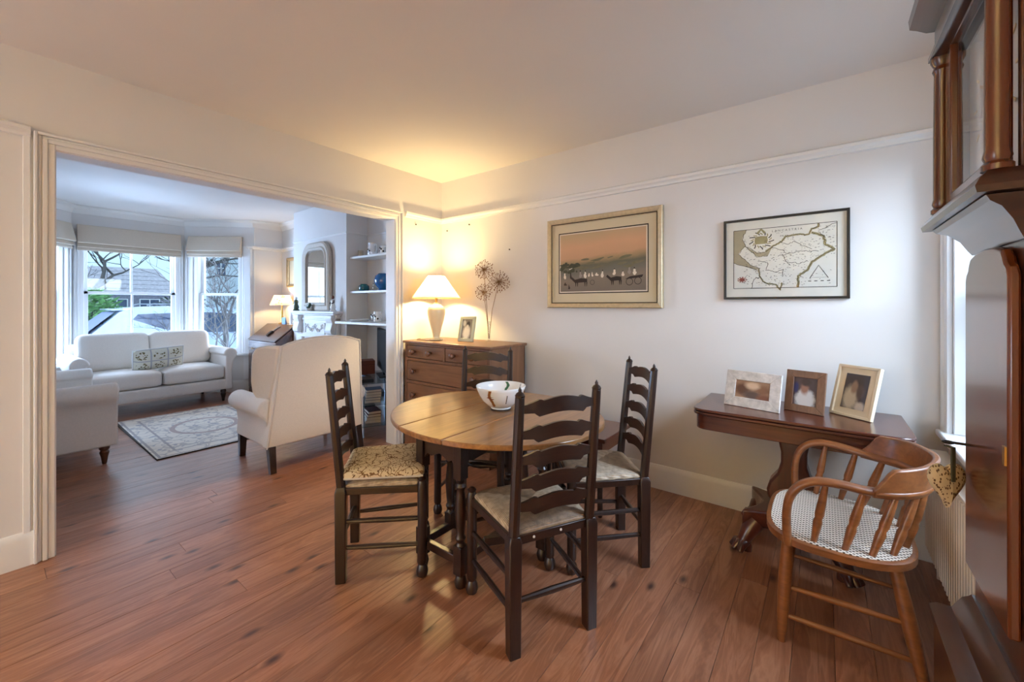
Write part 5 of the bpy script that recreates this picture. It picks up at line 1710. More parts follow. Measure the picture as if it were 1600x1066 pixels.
# scatter cushion on the main sofa
sc = thing('scatter_cushion', 'small rectangular cushion embroidered with six flowers on the bay sofa', 'cushion', (-6.74, 1.40, 0.545), -PI / 2)
sc.rotation_euler = (math.radians(-0), 0, PI / 2)
m = MB()
nx, nz = 12, 8
cw, chh = 0.25, 0.142
R_ = Matrix.Rotation(0.38, 3, 'X')
Rr = Matrix.Rotation(math.radians(-4), 3, 'Y')
for sgn in (-1, 1):
    G = [[m.bm.verts.new(Rr @ R_ @ Vector(((-1 + 2 * i / nx) * cw, sgn * 0.055 * ((1 - (-1 + 2 * i / nx) ** 4) * (1 - (-1 + 2 * j / nz) ** 4)) ** 0.6, (-1 + 2 * j / nz) * chh)) + Vector((0, 0, 0.10))) for i in range(nx + 1)] for j in range(nz + 1)]
    for j in range(nz):
        for i in range(nx):
            f_ = m.face([G[j][i], G[j][i + 1], G[j + 1][i + 1], G[j + 1][i]])
            for lp_, (a, b) in zip(f_.loops, ((i, j), (i + 1, j), (i + 1, j + 1), (i, j + 1))):
                lp_[m.uv].uv = (a / nx, b / nz)
bmesh.ops.remove_doubles(m.bm, verts=m.bm.verts[:], dist=0.0008)
m.build('cushion_cover', 'embroid', sc, angle=60)
m = MB()
m.path([tuple(Rr @ R_ @ Vector((a * cw, 0, b * chh)) + Vector((0, 0, 0.10))) for a, b in ((-1, -1), (0, -1), (1, -1), (1, 0), (1, 1), (0, 1), (-1, 1), (-1, 0))], 0.006, 6, closed=True)
m.build('piping', 'white_gloss', sc)

# ------------------------------------------------------------------ wing chair (back to us)
wc = thing('wing_chair', 'cream wing armchair on square dark legs with its back to the dining room', 'armchair', (-3.75, 1.78, 0))
co = wc.location
# local directions kept in world axes: back plane faces +x, seat towards -x
m = MB()
ny, nz = 16, 14
G0, G1 = [], []
for j in range(nz + 1):
    k = j / nz
    r0, r1 = [], []
    for i in range(ny + 1):
        s = -1 + 2 * i / ny
        halfw = 0.415 - 0.075 * k
        ztop = 1.055 - 0.055 * abs(s) ** 2.2
        z = 0.195 + (ztop - 0.195) * k
        x_ = -3.445 + 0.075 * k + 0.012 * (1 - s * s)
        y_ = 1.78 + s * halfw
        r0.append(m.bm.verts.new((x_, y_, z)))
        r1.append(m.bm.verts.new((x_ - (0.10 - 0.03 * k), y_, z - (0.012 if j == nz else 0))))
    G0.append(r0); G1.append(r1)
for j in range(nz):
    for i in range(ny):
        m.face([G0[j][i], G0[j][i + 1], G0[j + 1][i + 1], G0[j + 1][i]]); m.face([G1[j][i + 1], G1[j][i], G1[j + 1][i], G1[j + 1][i + 1]])
for j in range(nz):
    m.face([G0[j][0], G0[j + 1][0], G1[j + 1][0], G1[j][0]]); m.face([G0[j][ny], G1[j][ny], G1[j + 1][ny], G0[j + 1][ny]])
for i in range(ny):
    m.face([G0[nz][i], G0[nz][i + 1], G1[nz][i + 1], G1[nz][i]]); m.face([G0[0][i + 1], G0[0][i], G1[0][i], G1[0][i + 1]])
m.build('chair_back', 'uphol', wc, bevel=0.014, off=co, angle=50)
# piping along the back panel edge
m = MB()
edge = [G for G in ()]
pp = []
for j in range(nz + 1):
    k = j / nz; halfw = 0.415 - 0.075 * k
    pp.append((-3.443 + 0.075 * k, 1.78 - halfw, 0.195 + (1.0 - 0.195) * k))
for i in range(1, ny):
    s = -1 + 2 * i / ny
    pp.append((-3.365, 1.78 + s * 0.338, 1.058 - 0.055 * abs(s) ** 2.2))
for j in range(nz, -1, -1):
    k = j / nz; halfw = 0.415 - 0.075 * k
    pp.append((-3.443 + 0.075 * k, 1.78 + halfw, 0.195 + (1.0 - 0.195) * k))
m.path(pp, 0.005, 6); m.build('back_piping', 'uphol', wc, off=co)
for s in (-1, 1):
    m = MB()                                                  # wing: a curved slab running forward from the back
    pr = [(-3.49, 0.52), (-3.62, 0.535), (-3.72, 0.60), (-3.725, 0.70), (-3.69, 0.82), (-3.64, 0.93), (-3.58, 0.985), (-3.50, 1.0), (-3.40, 0.995), (-3.42, 0.76)]
    def off_(x_, z_):
        k = (z_ - 0.195) / 0.85; f = min(1.0, max(0.0, (-3.40 - x_) / 0.20))
        return (0.415 - 0.075 * k) * (1 - f) + (0.375 + 0.095 * k) * f
    A = [m.bm.verts.new((x_, 1.78 + s * off_(x_, z_), z_)) for x_, z_ in pr]
    B = [m.bm.verts.new((x_, 1.78 + s * (off_(x_, z_) - 0.075), z_)) for x_, z_ in pr]
    m.face(A); m.face(B[::-1])
    for k in range(len(pr)):
        m.face([A[k], A[(k + 1) % len(pr)], B[(k + 1) % len(pr)], B[k]])
    m.build('wing', 'uphol', wc, bevel=0.022, off=co, angle=50)
    m = MB()                                                  # side with a rolled arm
    prof = [(0.30, 0.195), (0.30, 0.50)]
    for k in range(13):
        a = PI - k * (PI * 1.3) / 12
        prof.append((0.385 + 0.085 * math.cos(a), 0.50 + 0.078 * math.sin(a)))
    prof += [(0.405, 0.40), (0.395, 0.32), (0.405, 0.195)]
    m.prism([(1.78 + s * a, b) for a, b in prof], -4.10, -3.47, 'x'); m.build('arm', 'uphol', wc, bevel=0.02, off=co, angle=40)
    m = MB(); m.path([(-4.055, 1.78 + s * 0.37, 0.20), (-4.065, 1.78 + s * 0.37, 0.0)], [0.028, 0.022], sec=[(-1, -1), (1, -1), (1, 1), (-1, 1)], up=(0, 1, 0)); m.build('front_leg', 'leg_dark', wc, bevel=0.003, off=co)
    m = MB(); m.path([(-3.475, 1.78 + s * 0.375, 0.22), (-3.425, 1.78 + s * 0.38, 0.0)], [0.028, 0.022], sec=[(-1, -1), (1, -1), (1, 1), (-1, 1)], up=(0, 1, 0)); m.build('back_leg', 'leg_dark', wc, bevel=0.003, off=co)
m = MB(); m.rbox((-3.79, 1.78, 0.27), (0.60, 0.62, 0.15), 0.02, 5); m.build('seat_base', 'uphol', wc, off=co, angle=60)
m = MB(); m.rbox((-3.82, 1.78, 0.40), (0.56, 0.58, 0.13), 0.05, 8, puff=0.02); m.build('seat_pad', 'uphol', wc, off=co, angle=60)

# rug
m = MB()
m.quad((-6.28, 0.945, 0.010), (-4.505, 0.925, 0.010), (-4.505, 2.09, 0.010), (-6.28, 2.10, 0.010))
rg = thing('floral_rug', 'faded ivory and blue-grey floral rug on the boards before the bay sofa', 'rug', (-5.4, 1.5, 0))
m.build('rug_pile', 'rug', rg, off=(-5.4, 1.5, 0), smooth=False)
m = MB(); m.bb(-6.285, -4.50, 0.922, 2.102, 0.0005, 0.0095); m.build('rug_backing', 'ink_dark', rg, off=(-5.4, 1.5, 0))


# ------------------------------------------------------------------ roman blinds
def roman(label, a, b, x0, x1, zt, zb):
    p0_, R_, L_ = seg_mat(a, b)
    c = p0_ + R_ @ Vector(((x0 + x1) / 2, 0, zb))
    t = thing('roman_blind', label, 'blind', c, 0, 'roman blinds in the bay')
    def pr(mb, prof):
        A = [mb.bm.verts.new(p0_ + R_ @ Vector((x0, -y_, z_))) for y_, z_ in prof]
        B = [mb.bm.verts.new(p0_ + R_ @ Vector((x1, -y_, z_))) for y_, z_ in prof]
        n2 = len(prof)
        mb.face(A[::-1]); mb.face(B)
        for k in range(n2):
            mb.face([A[k], A[(k + 1) % n2], B[(k + 1) % n2], B[k]])
    hgt = zt - zb
    m = MB(); pr(m, [(0.028, zt), (0.05, zt), (0.105, zb + hgt * 0.30), (0.098, zb + hgt * 0.27), (0.03, zb + hgt * 0.3)]); m.build('fabric_panel', 'blind', t, bevel=0.004, off=c)
    m = MB(); pr(m, [(0.028, zb + hgt * 0.34), (0.06, zb + hgt * 0.30), (0.088, zb + hgt * 0.13), (0.08, zb + hgt * 0.11), (0.032, zb + hgt * 0.2)]); m.build('fabric_fold', 'blind', t, bevel=0.004, off=c)
    m = MB(); pr(m, [(0.028, zb + hgt * 0.2), (0.055, zb + hgt * 0.15), (0.066, zb), (0.056, zb - 0.004), (0.03, zb + 0.01)]); m.build('fabric_fold', 'blind', t, bevel=0.004, off=c)
    m = MB(); lbox(m, p0_, R_, x0, x1, -0.045, -0.002, zt - 0.03, zt + 0.004); m.build('headrail', 'blind', t, bevel=0.003, off=c)


roman('cream roman blind over the narrow left bay window, mostly hidden by the jamb', bay[0][1], bay[0][2], 0.10, 0.93, 2.365, 2.045)
roman('cream roman blind over the wide middle bay window', bay[1][1], bay[1][2], 0.045, 1.115, 2.365, 2.035)
roman('cream roman blind over the right bay window', bay[2][1], bay[2][2], 0.085, 0.85, 2.355, 2.045)

# ------------------------------------------------------------------ fireplace, overmantel mirror, mantel ornaments
fp = thing('fireplace_surround', 'white painted fireplace surround with carved panel and scrolled corbels', 'fireplace', (-5.215, BR_Y, 0))
co = fp.location
m = MB(); m.bb(-5.775, -4.655, 2.575, BR_Y, 1.215, 1.245); m.bb(-5.75, -4.68, 2.59, BR_Y, 1.195, 1.215); m.build('mantel_shelf', 'white_gloss', fp, bevel=0.006, off=co)
m = MB(); m.bb(-5.72, -4.71, 2.64, BR_Y, 0.90, 1.195); m.bb(-5.72, -4.71, 2.628, BR_Y, 1.13, 1.155); m.build('frieze', 'white_gloss', fp, bevel=0.004, off=co)
m = MB()
for z0_, z1_, d in ((0.955, 0.965, 0.012), (1.085, 1.095, 0.012)):
    m.bb(-5.47, -4.96, 2.64 - d, 2.64, z0_, z1_)
for x_ in (-5.47, -4.97):
    m.bb(x_, x_ + 0.01, 2.628, 2.64, 0.955, 1.095)
rnd = random.Random(3)
for k in range(13):
    cx_ = -5.44 + k * 0.037; cz_ = 1.025 + 0.025 * math.sin(k * 1.3)
    m.path([(cx_ + 0.02 * math.cos(a + k), 2.634, cz_ + 0.026 * math.sin(a + k)) for a in [q * 0.8 for q in range(6)]], 0.006, 5)
m.build('carved_panel', 'white_gloss', fp, off=co)
for x_ in (-5.70, -4.86):
    m = MB()
    pr = [(2.70, 1.19), (2.585, 1.19), (2.580, 1.15), (2.60, 1.10), (2.585, 1.05), (2.575, 1.01), (2.585, 0.97), (2.61, 0.955), (2.63, 0.97), (2.64, 0.93), (2.70, 0.90)]
    m.prism(pr, x_, x_ + 0.14, 'x'); m.build('corbel', 'white_gloss', fp, bevel=0.006, off=co)
    m = MB(); m.bb(x_ - 0.005, x_ + 0.145, 2.63, BR_Y, 0.0, 0.90); m.bb(x_ + 0.03, x_ + 0.11, 2.62, 2.64, 0.2, 0.84); m.build('pilaster', 'white_gloss', fp, bevel=0.005, off=co)
m = MB(); m.bb(-5.55, -4.87, 2.66, BR_Y, 0.78, 0.90); m.build('lintel', 'white_gloss', fp, bevel=0.004, off=co)
m = MB(); m.bb(-5.55, -4.87, 2.685, BR_Y - 0.001, 0.0, 0.78); m.build('fire_opening', 'black', fp, off=co)

mr = thing('overmantel_mirror', 'arched grey-cream overmantel mirror standing on the white mantelpiece', 'mirror', (-5.23, 2.665, 1.246))


def arch(w, z0_, z1_, r, n=8):
    pts = [(-w, z0_), (w, z0_)]
    for k in range(n + 1):
        a = k * PI / 2 / n
        pts.append((w - r + r * math.cos(a), z1_ - r + r * math.sin(a)))
    for k in range(n + 1):
        a = PI / 2 + k * PI / 2 / n
        pts.append((-w + r + r * math.cos(a), z1_ - r + r * math.sin(a)))
    return pts


m = MB()
lv = [(arch(0.345, 0.0, 0.885, 0.20), 0.02), (arch(0.345, 0.0, 0.885, 0.20), -0.02), (arch(0.325, 0.02, 0.865, 0.185), -0.032), (arch(0.285, 0.06, 0.825, 0.15), -0.022), (arch(0.268, 0.077, 0.808, 0.135), -0.034), (arch(0.245, 0.10, 0.785, 0.115), -0.026), (arch(0.235, 0.11, 0.775, 0.105), -0.005)]
rings = [[m.bm.verts.new((a, d, b)) for a, b in pts] for pts, d in lv]
for A, B in zip(rings, rings[1:]):
    for k in range(len(A)):
        m.face([A[k], A[(k + 1) % len(A)], B[(k + 1) % len(A)], B[k]])
m.face(rings[0][::-1])
m.build('mirror_frame', 'plaster', mr, angle=35)
m = MB(); m.poly([(a, -0.006, b) for a, b in arch(0.238, 0.107, 0.778, 0.108)]); m.build('mirror_glass', 'mirror', mr, smooth=False)


def figurine(label, loc, h, mats, seed, base=0.03):
    t = thing('figurine', label, 'ornament', loc, 0, 'figurines on the mantelpiece')
    rnd_ = random.Random(seed)
    m = MB(); m.lathe([(base, 0), (base * 1.05, 0.01), (base * 0.8, 0.02), (base * 0.6, 0.03)], n=12); m.build('base', mats[0], t)
    m = MB()
    m.lathe([(base * 0.75, 0.025), (base * 0.9, h * 0.25), (base * 0.55, h * 0.48), (base * 0.72, h * 0.62), (base * 0.62, h * 0.72), (base * 0.28, h * 0.78)], n=12); m.build('robe', mats[1], t, angle=60)
    m = MB(); m.lathe([(base * 0.15, h * 0.77), (base * 0.38, h * 0.83), (base * 0.42, h * 0.90), (base * 0.3, h * 0.97), (0.001, h)], n=12); m.build('head', mats[2], t, angle=60)
    m = MB()
    for s in (-1, 1):
        m.path([(s * base * 0.6, 0, h * 0.70), (s * base * 1.05, -0.01, h * 0.55), (s * base * 0.5, -0.03, h * 0.48)], [base * 0.2, base * 0.18, base * 0.13], 8)
    m.build('arms', mats[3], t, angle=60)


figurine('dark green and white figurine at the left end of the mantelpiece', (-5.71, 2.63, 1.246), 0.19, ('green_dark', 'green_dark', 'china', 'green_dark'), 1, 0.042)
figurine('brown and white figurine at the right end of the mantelpiece', (-4.76, 2.63, 1.246), 0.19, ('china', 'china', 'box_brown', 'ink_dark'), 2, 0.038)
dk = thing('china_bird', 'small green and white china bird on a bowl, centre of the mantelpiece', 'ornament', (-5.30, 2.60, 1.246))
m = MB(); m.lathe([(0.028, 0), (0.034, 0.005), (0.04, 0.03), (0.036, 0.035)], n=14); m.build('bowl', 'china', dk)
m = MB(); m.path([(-0.055, 0, 0.04), (-0.03, 0, 0.05), (0.0, 0, 0.06), (0.03, 0, 0.075), (0.035, 0, 0.095), (0.052, 0, 0.092)], [0.004, 0.022, 0.028, 0.018, 0.015, 0.003], 10); m.build('bird', 'green_dark', dk, angle=60)

# ------------------------------------------------------------------ alcove: shelves and what stands on them
for nm, x0, x1, y0, z, lab in (('alcove_shelf', BR1, XL2, 2.745, 1.905, 'topmost white alcove shelf, with cream jugs and mugs'), ('alcove_shelf', BR1, XL2, 2.745, 1.49, 'middle white alcove shelf, with teal and blue pots'), ('alcove_shelf', BR1 + 0.001, XL2, 2.55, 1.13, 'lowest and deepest white alcove shelf, with a dish and patterned mug')):
    m = MB(); m.bb(x0 + 0.002, x1 - 0.002, y0, YB - 0.001, z - 0.026, z); o = m.build(nm, 'trim', bevel=0.003, off=((x0 + x1) / 2, 2.86, z)); o.location = ((x0 + x1) / 2, 2.86, z)
    tag(o, lab, 'shelf', 'white alcove shelves')


def pot(name, label, cat, loc, prof, mat, handle=None, n=20, spots=None, group=None):
    t = thing(name, label, cat, loc, 0, group)
    m = MB(); m.lathe(prof, n=n, caps=False); b_ = m.build('body', mat, t, angle=50)
    if handle:
        r, z0_, z1_, out_ = handle
        m = MB(); m.path([(r - 0.003, 0, z1_), (r + out_ * 0.8, 0, z1_ + 0.002), (r + out_, 0, (z0_ + z1_) / 2), (r + out_ * 0.7, 0, z0_), (r - 0.003, 0, z0_ + 0.004)], 0.005, 8); m.build('handle', mat, t, angle=60)
    if spots:
        m = MB()
        r, zz, col_ = spots
        for a, z_ in zz:
            c = Vector((r * math.cos(a), r * math.sin(a), z_))
            m.lathe([(0.011, -0.0006), (0.011, 0.0012), (0.0, 0.0014)], (0, 0, 0), 8)
            new = m.bm.verts[-24:] if False else [v for v in m.bm.verts if v.co.length < 0.02]
            q = Vector((math.cos(a), math.sin(a), 0)).to_track_quat('Z', 'Y').to_matrix().to_4x4(); q.translation = c
            bmesh.ops.transform(m.bm, matrix=q, verts=new)
        m.build('painted_motif', col_, t)
    return t


CUP = lambda r, h: [(0, 0), (r * 0.8, 0), (r, 0.004), (r, h), (r - 0.004, h), (r - 0.004, 0.008), (0, 0.007)]
front = [(-1.9, 0.04), (-1.2, 0.06), (-0.6, 0.035), (-1.6, 0.075)]
pot('beaker', 'small plain beaker at the left end of the top alcove shelf', 'cup', (-4.53, 2.86, 1.906), CUP(0.032, 0.085), 'plaster')
pot('jug', 'white jug with dark transfer print on the top alcove shelf', 'jug', (-4.30, 2.87, 1.906), [(0, 0), (0.045, 0), (0.058, 0.03), (0.056, 0.075), (0.042, 0.12), (0.05, 0.155), (0.046, 0.155), (0.038, 0.12), (0, 0.02)], 'china', (0.05, 0.05, 0.13, 0.04), spots=(0.0575, front, 'ink_dark'))
pot('saucer_bowl', 'small white bowl on the top alcove shelf right of the jug', 'bowl', (-4.19, 2.82, 1.906), [(0, 0), (0.025, 0), (0.045, 0.035), (0.042, 0.035), (0.022, 0.006), (0, 0.006)], 'china')
pot('mug', 'white spotted mug at the right of the top alcove shelf', 'mug', (-4.055, 2.85, 1.906), CUP(0.042, 0.10), 'china', (0.042, 0.02, 0.08, 0.03), spots=(0.0425, front, 'ink_dark'))
pot('teal_bowl', 'squat teal faceted bowl on the middle alcove shelf', 'bowl', (-4.43, 2.84, 1.491), [(0, 0), (0.05, 0), (0.064, 0.02), (0.062, 0.06), (0.035, 0.085), (0.03, 0.084), (0.055, 0.058), (0, 0.02)], 'teal', n=8)
pot('glass_cream_jug', 'little clear glass jug with blue trim between teal bowl and blue pot', 'jug', (-4.25, 2.87, 1.491), [(0, 0), (0.02, 0), (0.03, 0.03), (0.018, 0.07), (0.026, 0.095), (0.023, 0.095), (0.015, 0.07), (0, 0.01)], 'clear_glass', (0.022, 0.03, 0.08, 0.028))
pot('blue_pot', 'large round bright blue pot at the right of the middle alcove shelf', 'vase', (-4.06, 2.85, 1.491), [(0, 0), (0.05, 0), (0.052, 0.01), (0.045, 0.018), (0.085, 0.06), (0.10, 0.11), (0.088, 0.165), (0.055, 0.195), (0.05, 0.194), (0.08, 0.16), (0.09, 0.11), (0, 0.03)], 'blue', n=28)
pot('oval_dish', 'long white dish on the lowest alcove shelf', 'dish', (-4.30, 2.70, 1.131), [(0, 0), (0.09, 0), (0.12, 0.025), (0.117, 0.027), (0.088, 0.006), (0, 0.006)], 'china')
pot('sugar_bowl', 'small white pot with dark spots behind the white dish', 'pot', (-4.27, 2.88, 1.131), CUP(0.045, 0.085), 'china', spots=(0.0455, front, 'ink_dark'))
pot('mug', 'tall white patterned mug at the right of the lowest alcove shelf', 'mug', (-4.06, 2.78, 1.131), CUP(0.046, 0.115), 'china', (0.046, 0.03, 0.09, 0.03), spots=(0.0465, front, 'ink_dark'))
pl = thing('plate', 'round plate standing on edge behind the tall patterned mug', 'plate', (-4.02, 2.925, 1.131))
m = MB(); m.lathe([(0.0, 0.012), (0.06, 0.012), (0.10, 0.0), (0.10, -0.003), (0.06, 0.006), (0.0, 0.006)], (0, 0, 0.10), 28, axis='y', caps=False); m.build('plate_rim', 'china', pl, angle=60)
m = MB(); m.lathe([(0.045, 0.0045), (0.055, 0.0045), (0.055, 0.006), (0.045, 0.006)], (0, 0, 0.10), 24, axis='y'); m.build('painted_ring', 'book_c', pl)

# television on a glass stand
tv_d = Vector((-0.89, 0.456, 0)); tv_a = math.atan2(tv_d.y, tv_d.x)
ts = thing('glass_stand', 'three-tier glass television stand with silver posts in the alcove', 'stand', (-3.89, 2.63, 0), tv_a + PI)
for z in (0.545, 0.325, 0.12):
    m = MB(); m.bb(-0.40, 0.40, -0.20, 0.20, z - 0.010, z); m.build('glass_shelf', 'shelf_glass', ts, bevel=0.002)
for sx_ in (-1, 1):
    for sy_ in (-1, 1):
        m = MB(); m.lathe([(0.022, 0.0), (0.022, 0.01), (0.019, 0.015), (0.019, 0.534)], (sx_ * 0.36, sy_ * 0.165, 0), 14); m.build('post', 'silver', ts)
tv = thing('television', 'flat black television seen almost edge-on on the glass stand', 'television', (-3.86, 2.72, 0.5455), tv_a + PI)
m = MB(); m.bb(-0.41, 0.41, -0.02, 0.02, 0.05, 0.51); m.build('screen_case', 'black', tv, bevel=0.006)
m = MB(); m.quad((-0.395, -0.0205, 0.07), (0.395, -0.0205, 0.07), (0.395, -0.0205, 0.50), (-0.395, -0.0205, 0.50)); m.build('screen', 'tv_screen', tv)
m = MB(); m.bb(-0.16, 0.16, -0.07, 0.07, 0.0, 0.012); m.bb(-0.03, 0.03, -0.012, 0.012, 0.01, 0.06); m.build('foot', 'black', tv, bevel=0.003)


def on_stand(x_, y_, z_):
    R_ = Matrix.Rotation(tv_a + PI, 3, 'Z')
    return Vector((-3.89, 2.63, 0)) + R_ @ Vector((x_, y_, z_))


def block(name, label, cat, x_, y_, z_, s, mat, rz=0.0, page=None, group=None):
    t = thing(name, label, cat, on_stand(x_, y_, z_), tv_a + PI + rz, group)
    if page:
        m = MB(); m.bb(-s[0] / 2, s[0] / 2, -s[1] / 2, s[1] / 2, 0, 0.003); m.bb(-s[0] / 2, s[0] / 2, -s[1] / 2, s[1] / 2, s[2] - 0.003, s[2]); m.bb(-s[0] / 2, s[0] / 2, s[1] / 2 - 0.003, s[1] / 2, 0.0, s[2])
        m.build('cover', mat, t)
        m = MB(); m.bb(-s[0] / 2 + 0.003, s[0] / 2 - 0.003, -s[1] / 2 + 0.004, s[1] / 2 - 0.003, 0.003, s[2] - 0.003); m.build('pages', 'paper', t)
    else:
        m = MB(); m.bb(-s[0] / 2, s[0] / 2, -s[1] / 2, s[1] / 2, 0, s[2]); m.build('body', mat, t, bevel=0.003)
        m = MB(); m.bb(-s[0] / 2 - 0.001, s[0] / 2 + 0.001, -s[1] / 2 - 0.001, s[1] / 2 + 0.001, s[2] * 0.7, s[2] * 0.72); m.build('lid_seam', 'ink_dark', t)
    return t


block('storage_box', 'reddish brown box on the top tier of the glass stand', 'box', -0.27, -0.06, 0.5455, (0.20, 0.16, 0.15), 'box_brown')
block('magazine', 'loose pale magazine lying on the top tier of the glass stand', 'magazine', 0.06, -0.14, 0.5455, (0.21, 0.10, 0.014), 'card_blue', 0.3, True)
block('set_top_box', 'slim black box at the front of the top glass tier', 'box', 0.27, -0.12, 0.5455, (0.20, 0.12, 0.035), 'black')
for k in range(5):
    block('book', f'{["lowest", "second lowest", "middle", "second highest", "topmost"][k]} of the books piled on the middle glass tier', 'book', 0.20, -0.05, 0.3255 + k * 0.026, (0.20 - 0.01 * k, 0.15, 0.025), ('book_a', 'book_c', 'book_a', 'plaster', 'book_c')[k], 0.05 * (k - 2), True, 'books piled on the middle glass tier')
block('dvd_player', 'grey disc player on the middle glass tier beside the books', 'player', -0.10, -0.02, 0.3255, (0.30, 0.22, 0.06), 'book_c')
for k in range(4):
    block('book', f'{["lowest", "second", "third", "topmost"][k]} book of the pile on the bottom glass tier', 'book', 0.20, -0.05, 0.1205 + k * 0.03, (0.21, 0.15 - 0.008 * k, 0.029), ('book_a', 'book_a', 'book_b', 'book_b')[k], 0.06 * (k - 1), True, 'books piled on the bottom glass tier')
block('speaker_box', 'small dark speaker on the bottom glass tier', 'speaker', -0.05, -0.06, 0.1205, (0.13, 0.12, 0.12), 'black')

# ------------------------------------------------------------------ bureau with its lamp and ornaments
bu = thing('writing_bureau', 'dark slant-front writing bureau in the far alcove beside the fireplace', 'bureau', (-6.40, 2.72, 0))
co = bu.location
BX0, BX1, BYF, BYB = -6.87, -5.955, 2.47, 2.965
m = MB(); pr = [(BYF, 0.10), (BYF, 0.80), (2.74, 1.02), (BYB, 1.02), (BYB, 0.10)]
m.prism(pr, BX0, BX1, 'x'); m.build('carcass', 'bureau', bu, bevel=0.003, off=co)
m = MB(); m.bb(BX0 - 0.008, BX1 + 0.008, 2.735, BYB + 0.005, 1.02, 1.036); m.build('top', 'bureau', bu, bevel=0.003, off=co)
m = MB()
dsl = Vector((2.74 - BYF, 1.02 - 0.80)).normalized(); nrm_ = Vector((-dsl.y, dsl.x))
q = [(BYF - 0.006, 0.806), (2.735, 1.026)]
m.prism([q[0], q[1], (q[1][0] + nrm_.x * 0.014, q[1][1] + nrm_.y * 0.014), (q[0][0] + nrm_.x * 0.014, q[0][1] + nrm_.y * 0.014)], BX0 + 0.006, BX1 - 0.006, 'x'); m.build('slope', 'bureau', bu, bevel=0.003, off=co)
for z0_, z1_ in ((0.60, 0.775), (0.38, 0.585), (0.14, 0.365)):
    m = MB(); m.bb(BX0 + 0.03, BX1 - 0.03, BYF - 0.008, BYF + 0.05, z0_, z1_); dr = m.build('drawer', 'bureau', bu, bevel=0.003, off=co)
    for x_ in (BX0 + 0.2, BX1 - 0.2):
        m = MB(); m.path([(x_ - 0.04, BYF - 0.012, (z0_ + z1_) / 2 + 0.01), (x_ - 0.03, BYF - 0.024, (z0_ + z1_) / 2 - 0.012), (x_ + 0.03, BYF - 0.024, (z0_ + z1_) / 2 - 0.012), (x_ + 0.04, BYF - 0.012, (z0_ + z1_) / 2 + 0.01)], 0.004, 6); m.build('handle', 'brass', dr, off=co)
for x_ in (BX0, BX1 - 0.12):
    for y_ in (BYF, BYB - 0.10):
        m = MB(); m.bb(x_, x_ + 0.12, y_, y_ + 0.10, 0, 0.10); m.build('bracket_foot', 'bureau', bu, bevel=0.01, off=co)
# a brush-like dark object lying on the slope
br = thing('clothes_brush', 'small dark brush lying on the slope of the bureau', 'brush', (-6.36, 2.60, 0.925))
br.rotation_euler = (math.atan2(0.22, 0.27), 0, 0.0)
m = MB(); m.rbox((0, -0.04, 0.018), (0.07, 0.10, 0.028), 0.012, 5); m.build('brush_head', 'ink_dark', br)
m = MB(); m.path([(0, 0.0, 0.018), (0.02, 0.06, 0.016), (0.04, 0.12, 0.014)], [0.010, 0.008, 0.012], 8); m.build('brush_handle', 'plaster', br)
l2p = thing('bureau_lamp', 'small lit lamp with floral shade standing on the writing bureau', 'lamp', (-6.60, 2.83, 1.036))
m = MB(); m.lathe([(0.0, 0), (0.05, 0), (0.052, 0.01), (0.02, 0.02), (0.012, 0.06), (0.02, 0.10), (0.012, 0.13), (0.016, 0.17), (0.010, 0.22), (0.010, 0.28), (0, 0.281)], n=16, caps=False); m.build('lamp_base', 'brass', l2p, angle=50)
m = MB(); m.lathe([(0.165, 0.285), (0.105, 0.435)], n=28, caps=False); sh2 = m.build('lamp_shade', 'shade_floral', l2p, angle=60)
m = MB()
for r, z in ((0.165, 0.285), (0.105, 0.435)):
    m.path([(r * math.cos(a), r * math.sin(a), z) for a in [i * 2 * PI / 28 for i in range(28)]], 0.004, 6, closed=True)
m.build('shade_rim', 'china', sh2)
lamp_light('bureau_lamp_bulb', 'POINT', (-6.60, 2.83, 1.036 + 0.35), 7, (1.0, 0.70, 0.34), shadow_soft_size=0.03)
pot('glass_decanter', 'cut glass decanter on the bureau top right of the lamp', 'decanter', (-6.08, 2.80, 1.036), [(0, 0), (0.045, 0), (0.055, 0.03), (0.045, 0.075), (0.016, 0.10), (0.014, 0.14), (0.02, 0.16), (0.0, 0.165)], 'clear_glass', n=10)
pot('white_figure_vase', 'white china vase on the bureau between lamp and decanter', 'vase', (-6.26, 2.82, 1.036), [(0, 0), (0.03, 0), (0.02, 0.03), (0.035, 0.09), (0.018, 0.15), (0.03, 0.19), (0.026, 0.19), (0.012, 0.15), (0, 0.12)], 'china')
cd = thing('greeting_card', 'pale blue card standing on the bureau in front of the lamp', 'card', (-6.45, 2.79, 1.037), 0.1)
m = MB(); m.prism([(-0.004, 0), (0.0, 0.10), (0.001, 0.10), (-0.003, 0)], -0.045, 0.045, 'x'); m.build('front_leaf', 'card_blue', cd)
m = MB(); m.prism([(0.03, 0), (0.001, 0.10), (0.002, 0.10), (0.031, 0)], -0.045, 0.045, 'x'); m.build('back_leaf', 'card_blue', cd)
ap = thing('gilt_picture', 'gilt framed picture in the far alcove, half hidden by the chimney breast', 'picture', (-6.40, YB, 1.83))
m = MB(); mitred(m, 0.62, 0.46, [(0, 0.0), (0, 0.04), (0.012, 0.05), (0.03, 0.035), (0.045, 0.03), (0.05, 0.015)]); m.build('frame', 'gilt', ap, angle=20)
m = MB(); m.quad((-0.27, -0.018, -0.19), (0.27, -0.018, -0.19), (0.27, -0.018, 0.19), (-0.27, -0.018, 0.19)); m.build('canvas', 'mat_board', ap)

